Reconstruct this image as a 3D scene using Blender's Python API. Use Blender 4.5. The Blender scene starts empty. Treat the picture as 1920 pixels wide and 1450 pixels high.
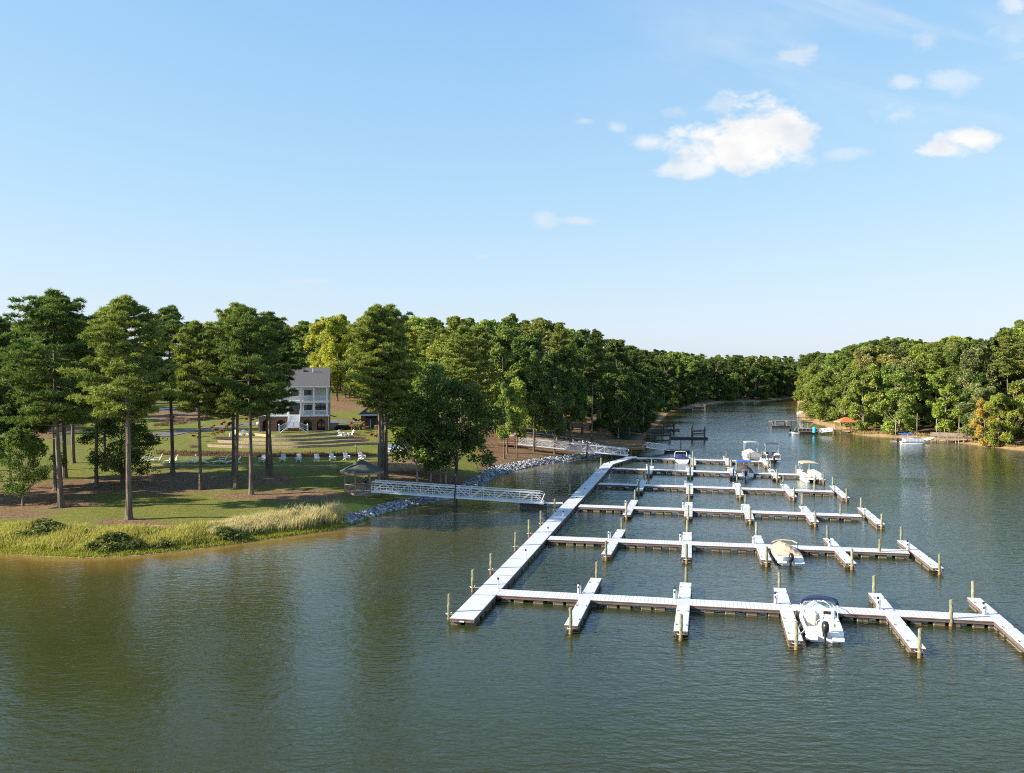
import bpy, math, random
import numpy as np
from mathutils import Vector, Matrix
random.seed(7); rng = np.random.default_rng(7)
R = math.radians
S = bpy.context.scene
COL = S.collection

# ------------------------------------------------------------------ camera, sky, sun, exposure
F_PX, CAM_H, HORIZON = 1700.0, 17.7, 672.0
PITCH = math.atan((725 - HORIZON) / F_PX)
cd = bpy.data.cameras.new('camera'); cam = bpy.data.objects.new('camera', cd); COL.objects.link(cam)
cd.sensor_width = 36.0; cd.lens = F_PX / 1920 * 36.0; cd.clip_start = 0.5; cd.clip_end = 6000
cam.location = (0, 0, CAM_H); cam.rotation_euler = (R(90) - PITCH, 0, 0)
S.camera = cam
SUN_EL, SUN_AZ = R(24), R(190)            # the sun stands low on the left, a little behind the camera
s_dir = Vector((math.cos(SUN_AZ) * math.cos(SUN_EL), math.sin(SUN_AZ) * math.cos(SUN_EL), math.sin(SUN_EL)))
sl = bpy.data.lights.new('sun', 'SUN'); sl.energy = 5.0; sl.angle = R(0.5); sl.color = (1.0, 0.90, 0.74)
sun = bpy.data.objects.new('sun', sl); COL.objects.link(sun)
sun.rotation_euler = (-s_dir).to_track_quat('-Z', 'Y').to_euler(); sun.location = s_dir * 300
S.view_settings.view_transform = 'Standard'; S.view_settings.look = 'None'
S.view_settings.gamma = 1.0; S.view_settings.exposure = 1.38
S.cycles.use_denoising = False; S.cycles.filter_width = 1.05
SKY, SKY_K, SKY_A = 0.14, (3.9, 2.2, .95), (1.27, 1.19, 1.17)


def ray(px, py):
    c, s = math.cos(PITCH), math.sin(PITCH)
    a, b = (px - 960) / F_PX, (725 - py) / F_PX
    return Vector((a, c + b * s, -s + b * c))


def build_world():
    w = bpy.data.worlds.new('World'); S.world = w; w.use_nodes = True
    nt = w.node_tree; N, L = nt.nodes, nt.links
    N.clear()
    out = N.new('ShaderNodeOutputWorld'); bg = N.new('ShaderNodeBackground'); bg.inputs[1].default_value = SKY
    sky = N.new('ShaderNodeTexSky'); sky.sky_type = 'NISHITA'; sky.sun_disc = False
    sky.sun_elevation = SUN_EL; sky.sun_rotation = R(90) - SUN_AZ
    sky.air_density = 1.0; sky.dust_density = 0.4; sky.ozone_density = 1.6; sky.altitude = 0
    # soft shoulder, as a camera gives a bright sky
    def vm(op, x, y):
        n = N.new('ShaderNodeVectorMath'); n.operation = op
        for q, val in enumerate((x, y)):
            if isinstance(val, tuple): n.inputs[q].default_value = val
            else: L.new(val, n.inputs[q])
        return n.outputs[0]
    g = 1.0 / (SKY * 2 ** S.view_settings.exposure)
    tone = vm('MULTIPLY', vm('DIVIDE', sky.outputs[0], vm('ADD', sky.outputs[0], SKY_K)), tuple(q * g for q in SKY_A))
    tc = N.new('ShaderNodeTexCoord'); sep = N.new('ShaderNodeSeparateXYZ'); L.new(tc.outputs['Generated'], sep.inputs[0])

    def math_(op, a, b=None, c=None, clamp=False):
        n = N.new('ShaderNodeMath'); n.operation = op; n.use_clamp = clamp
        for i, v in enumerate((a, b, c)):
            if v is None: continue
            if isinstance(v, (int, float)): n.inputs[i].default_value = v
            else: L.new(v, n.inputs[i])
        return n.outputs[0]
    yy = math_('MAXIMUM', sep.outputs[1], 0.05)
    u = math_('DIVIDE', sep.outputs[0], yy); v = math_('DIVIDE', sep.outputs[2], yy)
    comb = N.new('ShaderNodeCombineXYZ'); L.new(u, comb.inputs[0]); L.new(math_('MULTIPLY', v, 1.5), comb.inputs[1]); comb.inputs[2].default_value = 4.37
    n1 = N.new('ShaderNodeTexNoise'); n1.inputs['Scale'].default_value = 19; n1.inputs['Detail'].default_value = 10
    n1.inputs['Roughness'].default_value = 0.62; n1.inputs['Distortion'].default_value = 0.25
    L.new(comb.outputs[0], n1.inputs['Vector'])
    nz = math_('SUBTRACT', n1.outputs['Fac'], 0.5)
    total = None
    # cumulus clouds: direction (as seen from the place), half extents, weight
    clouds = [(1440, 245, 125, 74, 1.0, 1.5), (1375, 280, 160, 62, 1.0, 1.5), (1300, 315, 78, 26, .8, 1.3), (1490, 262, 80, 56, .95, 1.2), (1815, 255, 70, 32, .95, 1.3), (1770, 282, 64, 22, .9, 1.4),
              (1212, 267, 44, 20, .69, 1.6), (1155, 238, 26, 14, .5, 2.0), (1705, 214, 72, 24, .5, 2.0), (1484, 108, 52, 30, .5, 2.2),
              (1695, 152, 32, 16, .5, 2.0), (1800, 150, 60, 30, .42, 2.2), (1740, 80, 36, 24, .35, 2.0), (1092, 415, 36, 10, .55, 2.0),
              (1015, 415, 26, 14, .35, 2.0), (905, 481, 18, 7, .5, 1.6), (1905, 10, 40, 24, .6, 2.0), (1345, 200, 50, 18, .42, 2.0),
              (1575, 288, 50, 16, .35, 2.0), (1265, 208, 36, 18, .34, 2.0), (1095, 228, 24, 10, .35, 2.0), (575, 527, 60, 8, .2, 1.3), (1900, 70, 40, 40, .35, 2.2)]
    for (px, py, rx, ry, k, rag) in clouds:
        d = ray(px, py); u0, v0 = d.x / d.y, d.z / d.y
        a = math_('MULTIPLY', math_('SUBTRACT', u, u0), F_PX / rx); b = math_('MULTIPLY', math_('SUBTRACT', v, v0), F_PX / ry)
        r = math_('SQRT', math_('ADD', math_('MULTIPLY', a, a), math_('MULTIPLY', b, b)))
        e = math_('ADD', math_('SUBTRACT', 0.95 if k > .7 else 1.12, r), math_('MULTIPLY', nz, rag * 1.6))
        m = N.new('ShaderNodeMapRange'); m.interpolation_type = 'SMOOTHSTEP'
        m.inputs['From Min'].default_value = 0.0; m.inputs['From Max'].default_value = 0.6 if k > .7 else 1.0
        m.inputs['To Max'].default_value = k; L.new(e, m.inputs['Value'])
        total = m.outputs[0] if total is None else math_('MAXIMUM', total, m.outputs[0])
    # thin high veil over the right half of the sky
    cv = N.new('ShaderNodeCombineXYZ'); L.new(math_('MULTIPLY', u, 2.2), cv.inputs[0])
    L.new(math_('MULTIPLY', math_('ADD', v, math_('MULTIPLY', u, 0.25)), 9.0), cv.inputs[1])
    n2 = N.new('ShaderNodeTexNoise'); n2.inputs['Scale'].default_value = 1.6; n2.inputs['Detail'].default_value = 7
    n2.inputs['Distortion'].default_value = 0.9; L.new(cv.outputs[0], n2.inputs['Vector'])
    m2 = N.new('ShaderNodeMapRange'); m2.interpolation_type = 'SMOOTHSTEP'; m2.inputs['From Min'].default_value = .34; m2.inputs['From Max'].default_value = .85; m2.inputs['To Max'].default_value = .6
    L.new(n2.outputs['Fac'], m2.inputs['Value'])
    mu = N.new('ShaderNodeMapRange'); mu.interpolation_type = 'SMOOTHSTEP'; mu.inputs['From Min'].default_value = .02; mu.inputs['From Max'].default_value = .42; L.new(u, mu.inputs['Value'])
    mv = N.new('ShaderNodeMapRange'); mv.interpolation_type = 'SMOOTHSTEP'; mv.inputs['From Min'].default_value = .17; mv.inputs['From Max'].default_value = .36; L.new(v, mv.inputs['Value'])
    veil = math_('MULTIPLY', math_('MULTIPLY', m2.outputs[0], mu.outputs[0]), mv.outputs[0])
    total = math_('MAXIMUM', total, veil)
    front = N.new('ShaderNodeMapRange'); front.inputs['From Min'].default_value = .05; front.inputs['From Max'].default_value = .2; L.new(sep.outputs[1], front.inputs['Value'])
    total = math_('MULTIPLY', total, front.outputs[0])
    # cloud body: bright with a slightly grey underside texture
    n3 = N.new('ShaderNodeTexNoise'); n3.inputs['Scale'].default_value = 26; n3.inputs['Detail'].default_value = 6; L.new(comb.outputs[0], n3.inputs['Vector'])
    cr = N.new('ShaderNodeMapRange'); cr.inputs['From Min'].default_value = .3; cr.inputs['From Max'].default_value = .65; L.new(n3.outputs['Fac'], cr.inputs['Value'])
    cc = N.new('ShaderNodeMix'); cc.data_type = 'RGBA'; L.new(cr.outputs[0], cc.inputs[0])
    k = 1.0 / SKY / 1.257
    cc.inputs[6].default_value = (.40 * k, .41 * k, .43 * k, 1); cc.inputs[7].default_value = (.49 * k, .485 * k, .48 * k, 1)
    mx = N.new('ShaderNodeMix'); mx.data_type = 'RGBA'; L.new(total, mx.inputs[0]); L.new(tone, mx.inputs[6]); L.new(cc.outputs[2], mx.inputs[7])
    L.new(mx.outputs[2], bg.inputs[0]); L.new(bg.outputs[0], out.inputs[0])


build_world()

# ------------------------------------------------------------------ helpers


def np_mesh(name, V, Fs):
    """mesh from a vertex array and a list of face arrays (n x k)"""
    V = np.asarray(V, dtype=np.float32); me = bpy.data.meshes.new(name)
    me.vertices.add(len(V)); me.vertices.foreach_set('co', V.ravel())
    Fs = [np.asarray(f, dtype=np.int32) for f in Fs if len(f)]
    loops = np.concatenate([f.ravel() for f in Fs]); tot = np.concatenate([np.full(len(f), f.shape[1], dtype=np.int32) for f in Fs])
    start = np.concatenate([[0], np.cumsum(tot)[:-1]]).astype(np.int32)
    me.loops.add(len(loops)); me.loops.foreach_set('vertex_index', loops)
    me.polygons.add(len(tot)); me.polygons.foreach_set('loop_start', start); me.polygons.foreach_set('loop_total', tot)
    me.update(calc_edges=True); me.validate()
    return me


def link(name, me, mat=None, parent=None, loc=(0, 0, 0), rotz=0.0, smooth=False):
    o = bpy.data.objects.new(name, me); COL.objects.link(o); o.location = loc; o.rotation_euler = (0, 0, rotz)
    if mat is not None and me is not None and not me.materials: me.materials.append(mat)
    if smooth: me.polygons.foreach_set('use_smooth', [True] * len(me.polygons))
    if parent is not None: o.parent = parent
    return o


def tag(o, label=None, cat=None, group=None, kind=None):
    if label: o['label'] = label
    if cat: o['category'] = cat
    if group: o['group'] = group
    if kind: o['kind'] = kind
    return o


def thing(name, label, cat, loc=(0, 0, 0), rotz=0.0, group=None):
    o = bpy.data.objects.new(name, None); COL.objects.link(o); o.location = loc; o.rotation_euler = (0, 0, rotz)
    o.empty_display_size = .3
    return tag(o, label, cat, group)


def kids(o): return [c for c in bpy.data.objects if c.parent == o]


TREES = {}


def dup(root, children, loc, rotz=0.0, label=None, group=None, scale=None):
    r = root.copy(); COL.objects.link(r); r.location = loc; r.rotation_euler = (0, 0, rotz)
    if label: r['label'] = label
    if group: r['group'] = group
    if scale is not None: r.scale = scale
    made = []
    for c, subs in children:
        k = c.copy(); COL.objects.link(k); k.parent = r; made.append(k)
        for g in subs:
            d = g.copy(); COL.objects.link(d); d.parent = k
    return r, made


def family(o): return [(c, list(c.children)) for c in o.children]


class MB:
    """collects shapes into one mesh"""
    def __init__(s): s.v = []; s.f = []

    def add(s, vs, fs):
        b = len(s.v); s.v += [tuple(p) for p in vs]; s.f += [tuple(i + b for i in f) for f in fs]; return s

    def box(s, c, d, rz=0.0, bev=0.0, M=None):
        x, y, z = d[0] / 2, d[1] / 2, d[2] / 2
        if bev > 0:
            b = min(bev, x * .9, y * .9, z * .9); vs = []; fs = []
            pr = [(-x + b, -y), (x - b, -y), (x, -y + b), (x, y - b), (x - b, y), (-x + b, y), (-x, y - b), (-x, -y + b)]
            inn = [(-x + b, -y + b), (x - b, -y + b), (x - b, -y + b), (x - b, y - b), (x - b, y - b), (-x + b, y - b), (-x + b, y - b), (-x + b, -y + b)]
            for zz, ring in ((-z, inn), (-z + b, pr), (z - b, pr), (z, inn)): vs += [(p[0], p[1], zz) for p in ring]
            for k in range(3):
                for i in range(8):
                    j = (i + 1) % 8; q = [k * 8 + i, k * 8 + j, (k + 1) * 8 + j, (k + 1) * 8 + i]; fs.append(q)
            fs.append(list(range(7, -1, -1))); fs.append(list(range(24, 32)))
        else:
            vs = [(-x, -y, -z), (x, -y, -z), (x, y, -z), (-x, y, -z), (-x, -y, z), (x, -y, z), (x, y, z), (-x, y, z)]
            fs = [(3, 2, 1, 0), (4, 5, 6, 7), (0, 1, 5, 4), (1, 2, 6, 5), (2, 3, 7, 6), (3, 0, 4, 7)]
        m = Matrix.Translation(c) @ (M.to_4x4() if M is not None else Matrix.Rotation(rz, 4, 'Z'))
        return s.add([m @ Vector(p) for p in vs], fs)

    def span(s, a, b):
        a, b = Vector(a), Vector(b); return s.box((a + b) / 2, [abs(q) for q in (b - a)])

    def bar(s, a, b, w, h=None):
        """rectangular bar from a to b"""
        a, b = Vector(a), Vector(b); d = b - a; h = h or w
        q = d.to_track_quat('X', 'Z').to_matrix()
        return s.box((a + b) / 2, (d.length, w, h), M=q)

    def tube(s, a, b, r0, r1=None, n=8, cap=True):
        a, b = Vector(a), Vector(b); r1 = r0 if r1 is None else r1
        q = (b - a).to_track_quat('Z', 'Y').to_matrix(); vs = []
        for p, r in ((a, r0), (b, r1)):
            for i in range(n):
                t = 2 * math.pi * i / n; vs.append(p + q @ Vector((math.cos(t) * r, math.sin(t) * r, 0)))
        fs = [(i, (i + 1) % n, n + (i + 1) % n, n + i) for i in range(n)]
        if cap: fs += [tuple(range(n - 1, -1, -1)), tuple(range(n, 2 * n))]
        return s.add(vs, fs)

    def path(s, pts, rad, n=8):
        """round tube along points with one radius per point"""
        pts = [Vector(p) for p in pts]
        if not hasattr(rad, '__len__'): rad = [rad] * len(pts)
        vs = []; fs = []
        for i, p in enumerate(pts):
            d = pts[min(i + 1, len(pts) - 1)] - pts[max(i - 1, 0)]
            q = d.to_track_quat('Z', 'Y').to_matrix()
            for k in range(n):
                t = 2 * math.pi * k / n; vs.append(p + q @ Vector((math.cos(t) * rad[i], math.sin(t) * rad[i], 0)))
        for i in range(len(pts) - 1):
            for k in range(n):
                fs.append((i * n + k, i * n + (k + 1) % n, (i + 1) * n + (k + 1) % n, (i + 1) * n + k))
        fs += [tuple(range(n - 1, -1, -1)), tuple(range((len(pts) - 1) * n, len(pts) * n))]
        return s.add(vs, fs)

    def loft(s, rings, close=True, caps=True):
        n = len(rings[0]); vs = [p for r in rings for p in r]; fs = []
        for i in range(len(rings) - 1):
            for k in range(n if close else n - 1):
                fs.append((i * n + k, i * n + (k + 1) % n, (i + 1) * n + (k + 1) % n, (i + 1) * n + k))
        if caps: fs += [tuple(range(n - 1, -1, -1)), tuple(range((len(rings) - 1) * n, len(rings) * n))]
        return s.add(vs, fs)

    def prism(s, poly, z0, z1):
        n = len(poly); vs = [(p[0], p[1], z0) for p in poly] + [(p[0], p[1], z1) for p in poly]
        return s.add(vs, [tuple(range(n - 1, -1, -1)), tuple(range(n, 2 * n))] + [(i, (i + 1) % n, n + (i + 1) % n, n + i) for i in range(n)])

    def mesh(s, name):
        me = bpy.data.meshes.new(name); me.from_pydata(s.v, [], s.f); me.update(); return me

    def build(s, name, mat, parent=None, loc=(0, 0, 0), rotz=0.0, smooth=False):
        return link(name, s.mesh(name), mat, parent, loc, rotz, smooth)


def shader(name):
    m = bpy.data.materials.new(name); m.use_nodes = True; nt = m.node_tree; nt.nodes.clear()
    out = nt.nodes.new('ShaderNodeOutputMaterial')
    return m, nt, nt.nodes, nt.links, out


def mat(name, c, rough=.6, var=.18, scale=3.0, metal=0.0, bump=0.0, bscale=None, c2=None, stretch=(1, 1, 1), spec=.5):
    """a plain surface whose colour wanders a little with noise"""
    m, nt, N, L, out = shader(name)
    p = N.new('ShaderNodeBsdfPrincipled'); p.inputs['Roughness'].default_value = rough; p.inputs['Metallic'].default_value = metal
    p.inputs['Specular IOR Level'].default_value = spec
    tc = N.new('ShaderNodeTexCoord'); mp = N.new('ShaderNodeMapping'); mp.inputs['Scale'].default_value = stretch; L.new(tc.outputs['Object'], mp.inputs[0])
    nz = N.new('ShaderNodeTexNoise'); nz.inputs['Scale'].default_value = scale; nz.inputs['Detail'].default_value = 5; L.new(mp.outputs[0], nz.inputs['Vector'])
    mx = N.new('ShaderNodeMix'); mx.data_type = 'RGBA'
    lo = [q * (1 - var) for q in c]; hi = [min(1, q * (1 + var)) for q in (c2 or c)]
    mx.inputs[6].default_value = (*lo, 1); mx.inputs[7].default_value = (*hi, 1)
    rp = N.new('ShaderNodeMapRange'); rp.inputs['From Min'].default_value = .3; rp.inputs['From Max'].default_value = .7; L.new(nz.outputs['Fac'], rp.inputs['Value'])
    L.new(rp.outputs[0], mx.inputs[0]); L.new(mx.outputs[2], p.inputs['Base Color'])
    if bump:
        b = N.new('ShaderNodeBump'); b.inputs['Strength'].default_value = bump; b.inputs['Distance'].default_value = .05
        n2 = N.new('ShaderNodeTexNoise'); n2.inputs['Scale'].default_value = bscale or scale * 4; n2.inputs['Detail'].default_value = 4; L.new(mp.outputs[0], n2.inputs['Vector'])
        L.new(n2.outputs['Fac'], b.inputs['Height']); L.new(b.outputs[0], p.inputs['Normal'])
    L.new(p.outputs[0], out.inputs[0])
    return m


def mat_lines(name, c, line, period, axis=0, rough=.5, width=.12, var=.06, bump=.3):
    """boards: thin darker joints at a fixed spacing along one object axis"""
    m, nt, N, L, out = shader(name)
    p = N.new('ShaderNodeBsdfPrincipled'); p.inputs['Roughness'].default_value = rough
    tc = N.new('ShaderNodeTexCoord'); sep = N.new('ShaderNodeSeparateXYZ'); L.new(tc.outputs['Object'], sep.inputs[0])
    md = N.new('ShaderNodeMath'); md.operation = 'FRACT'; dv = N.new('ShaderNodeMath'); dv.operation = 'DIVIDE'; dv.inputs[1].default_value = period
    L.new(sep.outputs[axis], dv.inputs[0]); L.new(dv.outputs[0], md.inputs[0])
    lt = N.new('ShaderNodeMath'); lt.operation = 'LESS_THAN'; lt.inputs[1].default_value = width; L.new(md.outputs[0], lt.inputs[0])
    nz = N.new('ShaderNodeTexNoise'); nz.inputs['Scale'].default_value = 1.2; nz.inputs['Detail'].default_value = 6; L.new(tc.outputs['Object'], nz.inputs['Vector'])
    fl = N.new('ShaderNodeMath'); fl.operation = 'FLOOR'; L.new(dv.outputs[0], fl.inputs[0])
    wn = N.new('ShaderNodeTexWhiteNoise'); wn.noise_dimensions = '1D'; L.new(fl.outputs[0], wn.inputs['W'])
    ad = N.new('ShaderNodeMath'); ad.operation = 'ADD'; L.new(nz.outputs['Fac'], ad.inputs[0]); L.new(wn.outputs['Value'], ad.inputs[1])
    hf = N.new('ShaderNodeMath'); hf.operation = 'MULTIPLY'; hf.inputs[1].default_value = .5; L.new(ad.outputs[0], hf.inputs[0])
    a = N.new('ShaderNodeMix'); a.data_type = 'RGBA'; L.new(hf.outputs[0], a.inputs[0])
    a.inputs[6].default_value = (*[q * (1 - var) for q in c], 1); a.inputs[7].default_value = (*[min(1, q * (1 + var)) for q in c], 1)
    b = N.new('ShaderNodeMix'); b.data_type = 'RGBA'; L.new(lt.outputs[0], b.inputs[0]); L.new(a.outputs[2], b.inputs[6]); b.inputs[7].default_value = (*line, 1)
    L.new(b.outputs[2], p.inputs['Base Color']); L.new(p.outputs[0], out.inputs[0])
    return m


def foliage(name, trans=.32, tintvar=.35):
    """leaf material: the object's own colour, wandering by clump"""
    m, nt, N, L, out = shader(name)
    oi = N.new('ShaderNodeObjectInfo'); at = N.new('ShaderNodeAttribute'); at.attribute_name = 'tint'
    hs = N.new('ShaderNodeHueSaturation')
    h = N.new('ShaderNodeMapRange'); h.inputs['To Min'].default_value = .475; h.inputs['To Max'].default_value = .525; L.new(at.outputs['Fac'], h.inputs['Value'])
    v = N.new('ShaderNodeMapRange'); v.inputs['To Min'].default_value = 1 + tintvar; v.inputs['To Max'].default_value = 1 - tintvar; L.new(at.outputs['Fac'], v.inputs['Value'])
    L.new(h.outputs[0], hs.inputs['Hue']); L.new(v.outputs[0], hs.inputs['Value']); L.new(oi.outputs['Color'], hs.inputs['Color'])
    d = N.new('ShaderNodeBsdfDiffuse'); t = N.new('ShaderNodeBsdfTranslucent'); g = N.new('ShaderNodeBsdfGlossy'); g.inputs['Roughness'].default_value = .6
    mc = N.new('ShaderNodeMix'); mc.data_type = 'RGBA'; mc.blend_type = 'MULTIPLY'; mc.inputs[0].default_value = 1; mc.inputs[7].default_value = (1.25, 1.35, .55, 1)
    L.new(hs.outputs[0], mc.inputs[6]); L.new(hs.outputs[0], d.inputs[0]); L.new(mc.outputs[2], t.inputs[0])
    a = N.new('ShaderNodeMixShader'); a.inputs[0].default_value = trans; L.new(d.outputs[0], a.inputs[1]); L.new(t.outputs[0], a.inputs[2])
    b = N.new('ShaderNodeMixShader'); b.inputs[0].default_value = .018; L.new(a.outputs[0], b.inputs[1]); L.new(g.outputs[0], b.inputs[2])
    L.new(b.outputs[0], out.inputs[0])
    return m


def P(px, py, z=0.0):
    """the point at height z seen in that direction"""
    d = ray(px, py); t = (z - CAM_H) / d.z
    return Vector((d.x * t, d.y * t, z))


# ------------------------------------------------------------------ land and water
shore_px = [(-200, 1022), (0, 1036), (60, 1043), (150, 1047), (250, 1043), (350, 1033), (450, 1019), (540, 1006), (600, 999), (640, 994), (668, 989), (703, 974),
            (740, 963), (800, 949), (850, 938), (905, 915), (915, 903), (934, 892), (967, 882), (1017, 870.5), (1067, 863), (1100, 857), (1128, 852), (1165, 844),
            (1195, 832), (1212, 818), (1226, 803), (1240, 788), (1250, 776), (1272, 769), (1320, 760), (1360, 754.5), (1400, 753.5), (1440, 752), (1470, 749), (1485, 747),
            (1494, 749), (1496, 757), (1495, 770), (1497, 779), (1504, 787), (1530, 795), (1556, 802), (1580, 808), (1600, 814), (1623, 817.5), (1666, 820.5), (1733, 824),
            (1797, 831), (1856, 838.5), (1920, 846), (2050, 866)]
wp = [(P(a, b).x, P(a, b).y) for a, b in shore_px]
wp = [(-400, 130), (-160, 105), (-95, 90)] + wp + [(125, 140), (180, 118), (420, 90), (420, -200), (-400, -200)]
WATER = np.array(wp)


def inside(pts, poly):
    x, y = pts[:, 0], pts[:, 1]; r = np.zeros(len(pts), bool); n = len(poly); j = n - 1
    for i in range(n):
        xi, yi = poly[i]; xj, yj = poly[j]
        if yi != yj: r ^= ((yi > y) != (yj > y)) & (x < (xj - xi) * (y - yi) / (yj - yi) + xi)
        j = i
    return r


def seg_dist(pts, poly, closed=True):
    d = np.full(len(pts), 1e9); n = len(poly)
    for i in range(n if closed else n - 1):
        a = poly[i]; b = poly[(i + 1) % n]; ab = b - a; t = np.clip(((pts - a) @ ab) / (ab @ ab + 1e-9), 0, 1)
        d = np.minimum(d, np.hypot(*(pts - a - t[:, None] * ab).T))
    return d


def land_dist(pts):
    """metres to the waterline, positive on land"""
    d = seg_dist(pts, WATER); return np.where(inside(pts, WATER), -d, d)


def ground(pts):
    pts = np.asarray(pts, float).reshape(-1, 2); x, y = pts[:, 0], pts[:, 1]; sd = land_dist(pts)
    g = np.where(sd < 4, .17 * sd, .68 + .11 * (sd - 4))
    left = np.interp(y, [70, 85, 110, 150, 184, 200, 230, 270, 330, 500, 900], [.8, .95, 1.35, 2.25, 3.0, 3.4, 5.1, 7.2, 7.2, 6, 6])
    right = np.interp(y, [100, 300, 900], [7, 6, 6]); k = np.clip((x - 30) / 30, 0, 1)
    cap = left * (1 - k) + right * k
    z = np.where(sd > 0, np.minimum(g, cap), np.maximum(.10 * sd, -3.0))
    und = .10 * np.sin(x * .21 + 1.3) * np.sin(y * .17 + .4) + .05 * np.sin(x * .6 + y * .43)
    return z + und * np.clip(sd / 6, 0, 1)


def gz(x, y): return float(ground([(x, y)])[0])


def T(px, py):
    """the point of the ground seen in that direction"""
    z = 1.0
    for _ in range(14):
        p = P(px, py, z); z += .7 * (gz(p.x, p.y) - z)
    return Vector((p.x, p.y, gz(p.x, p.y)))


def grow(a, b, step, far, ratio=1.25):
    c = list(np.arange(a, b, step)); s = step
    while c[-1] < far: s *= ratio; c.append(c[-1] + s)
    s = step
    return c


xs = np.array(sorted(set([-v for v in grow(115, 116, 1.6, 1600)] + list(np.arange(-115, 130, 1.1)) + grow(130, 131, 1.6, 1600))))
ys = np.array([-60, 0, 30, 50, 60, 68] + list(np.arange(72, 215, .9)) + list(np.arange(215, 430, 2.2)) + grow(430, 431, 3, 2600))
gx, gy = np.meshgrid(xs, ys); pts = np.stack([gx.ravel(), gy.ravel()], 1)
hz = ground(pts); sdist = land_dist(pts)
ny, nx = gx.shape
ii = (np.arange(ny - 1)[:, None] * nx + np.arange(nx - 1)[None, :]).ravel()
faces = np.stack([ii, ii + 1, ii + nx + 1, ii + nx], 1)
me = np_mesh('ground', np.column_stack([pts, hz]), [faces])


def project(x, y, z):
    c, s = math.cos(PITCH), math.sin(PITCH); dz = z - CAM_H; f = y * c - dz * s; up = y * s + dz * c
    return 960 + F_PX * x / np.maximum(f, 1), 725 - F_PX * up / np.maximum(f, 1)


def blob(px, py, cx, cy, rx, ry, soft=.5):
    r = np.hypot((px - cx) / rx, (py - cy) / ry); return np.clip((1 + soft - r) / (2 * soft), 0, 1)


gpx, gpy = project(pts[:, 0], pts[:, 1], hz)
X, Y = pts[:, 0], pts[:, 1]
front = Y > 60
straw = np.zeros(len(pts)); sand = np.zeros(len(pts)); mulch = np.zeros(len(pts))
# pine straw under the pines on the lawn, in the woods and on the slope behind the house
for (a, b, rx, ry) in [(60, 940, 130, 22), (150, 915, 170, 18), (330, 905, 170, 22), (240, 978, 60, 6), (300, 985, 60, 5), (460, 930, 60, 8), (560, 930, 110, 14), (760, 880, 90, 26), (820, 905, 120, 16), (500, 900, 60, 14), (20, 965, 90, 8)]:
    straw = np.maximum(straw, .84 * blob(gpx, gpy, a, b, rx, ry, .6) * front)
straw = np.maximum(straw, np.clip((gpx - 880) / 40, 0, 1) * np.clip((898 - gpy - (gpx < 900) * 8) / 8, 0, 1) * (X < 60) * front)
straw = np.maximum(straw, blob(gpx, gpy, 330, 778, 55, 14, .4) * front); straw = np.maximum(straw, blob(gpx, gpy, 645, 757, 70, 14, .4) * front)
straw = np.maximum(straw, blob(gpx, gpy, 60, 800, 90, 22, .4) * front)
straw = np.maximum(straw, np.clip((Y - 285) / 30, 0, 1)); straw = np.maximum(straw, (X > 45) * np.clip((sdist - 2) / 4, 0, 1))
sand = np.clip(1 - np.abs(sdist - .1) / 1.1, 0, 1) * (X < 4) * (Y < 100)
sand = np.maximum(sand, (X > 40) * np.clip(1 - np.abs(sdist - 1.2) / 3.4, 0, 1)); sand = np.maximum(sand, .5 * (Y > 330) * np.clip(1 - np.abs(sdist - .5) / 2, 0, 1))
sand = np.maximum(sand, .8 * blob(gpx, gpy, 745, 875, 75, 10, .5) * front); sand = np.maximum(sand, .75 * blob(gpx, gpy, 190, 986, 14, 3, .5) * front); sand = np.maximum(sand, .7 * blob(gpx, gpy, 300, 986, 26, 2.5, .5) * front)
sand = np.maximum(sand, .8 * np.clip(1 - np.abs(gpy - 872 - .004 * (gpx - 300)) / 3.5, 0, 1) * (gpx > 250) * (gpx < 640) * front)
under = np.clip(-sdist / 2, 0, 1); sand = np.maximum(sand, under)
bed = blob(gpx, gpy, 400, 851, 108, 4.5, .15) + blob(gpx, gpy, 560, 853, 140, 4.0, .15) + blob(gpx, gpy, 672, 852, 30, 4, .2)
bed += blob(gpx, gpy, 672, 822, 14, 3, .2) + blob(gpx, gpy, 683, 826, 12, 2.5, .2) + blob(gpx, gpy, 700, 832, 12, 2, .2) + blob(gpx, gpy, 420, 822, 22, 3, .2) + blob(gpx, gpy, 366, 838, 10, 3, .2) + blob(gpx, gpy, 665, 814, 9, 2, .2)
mulch = np.clip(bed, 0, 1) * front
shoregreen = np.clip(1 - np.abs(sdist - 4) / 4, 0, 1) * (X < -12) * (Y < 105)
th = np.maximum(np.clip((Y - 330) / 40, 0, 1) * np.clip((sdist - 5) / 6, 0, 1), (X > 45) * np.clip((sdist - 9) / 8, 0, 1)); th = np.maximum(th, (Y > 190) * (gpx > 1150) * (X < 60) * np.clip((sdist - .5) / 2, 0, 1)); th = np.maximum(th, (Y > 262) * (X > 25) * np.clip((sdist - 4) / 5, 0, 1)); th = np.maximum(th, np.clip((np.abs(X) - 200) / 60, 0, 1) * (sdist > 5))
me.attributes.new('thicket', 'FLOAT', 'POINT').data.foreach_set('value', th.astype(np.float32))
ca = me.color_attributes.new('zone', 'FLOAT_COLOR', 'POINT')
ca.data.foreach_set('color', np.stack([straw, sand, mulch, shoregreen], 1).astype(np.float32).ravel())


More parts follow.
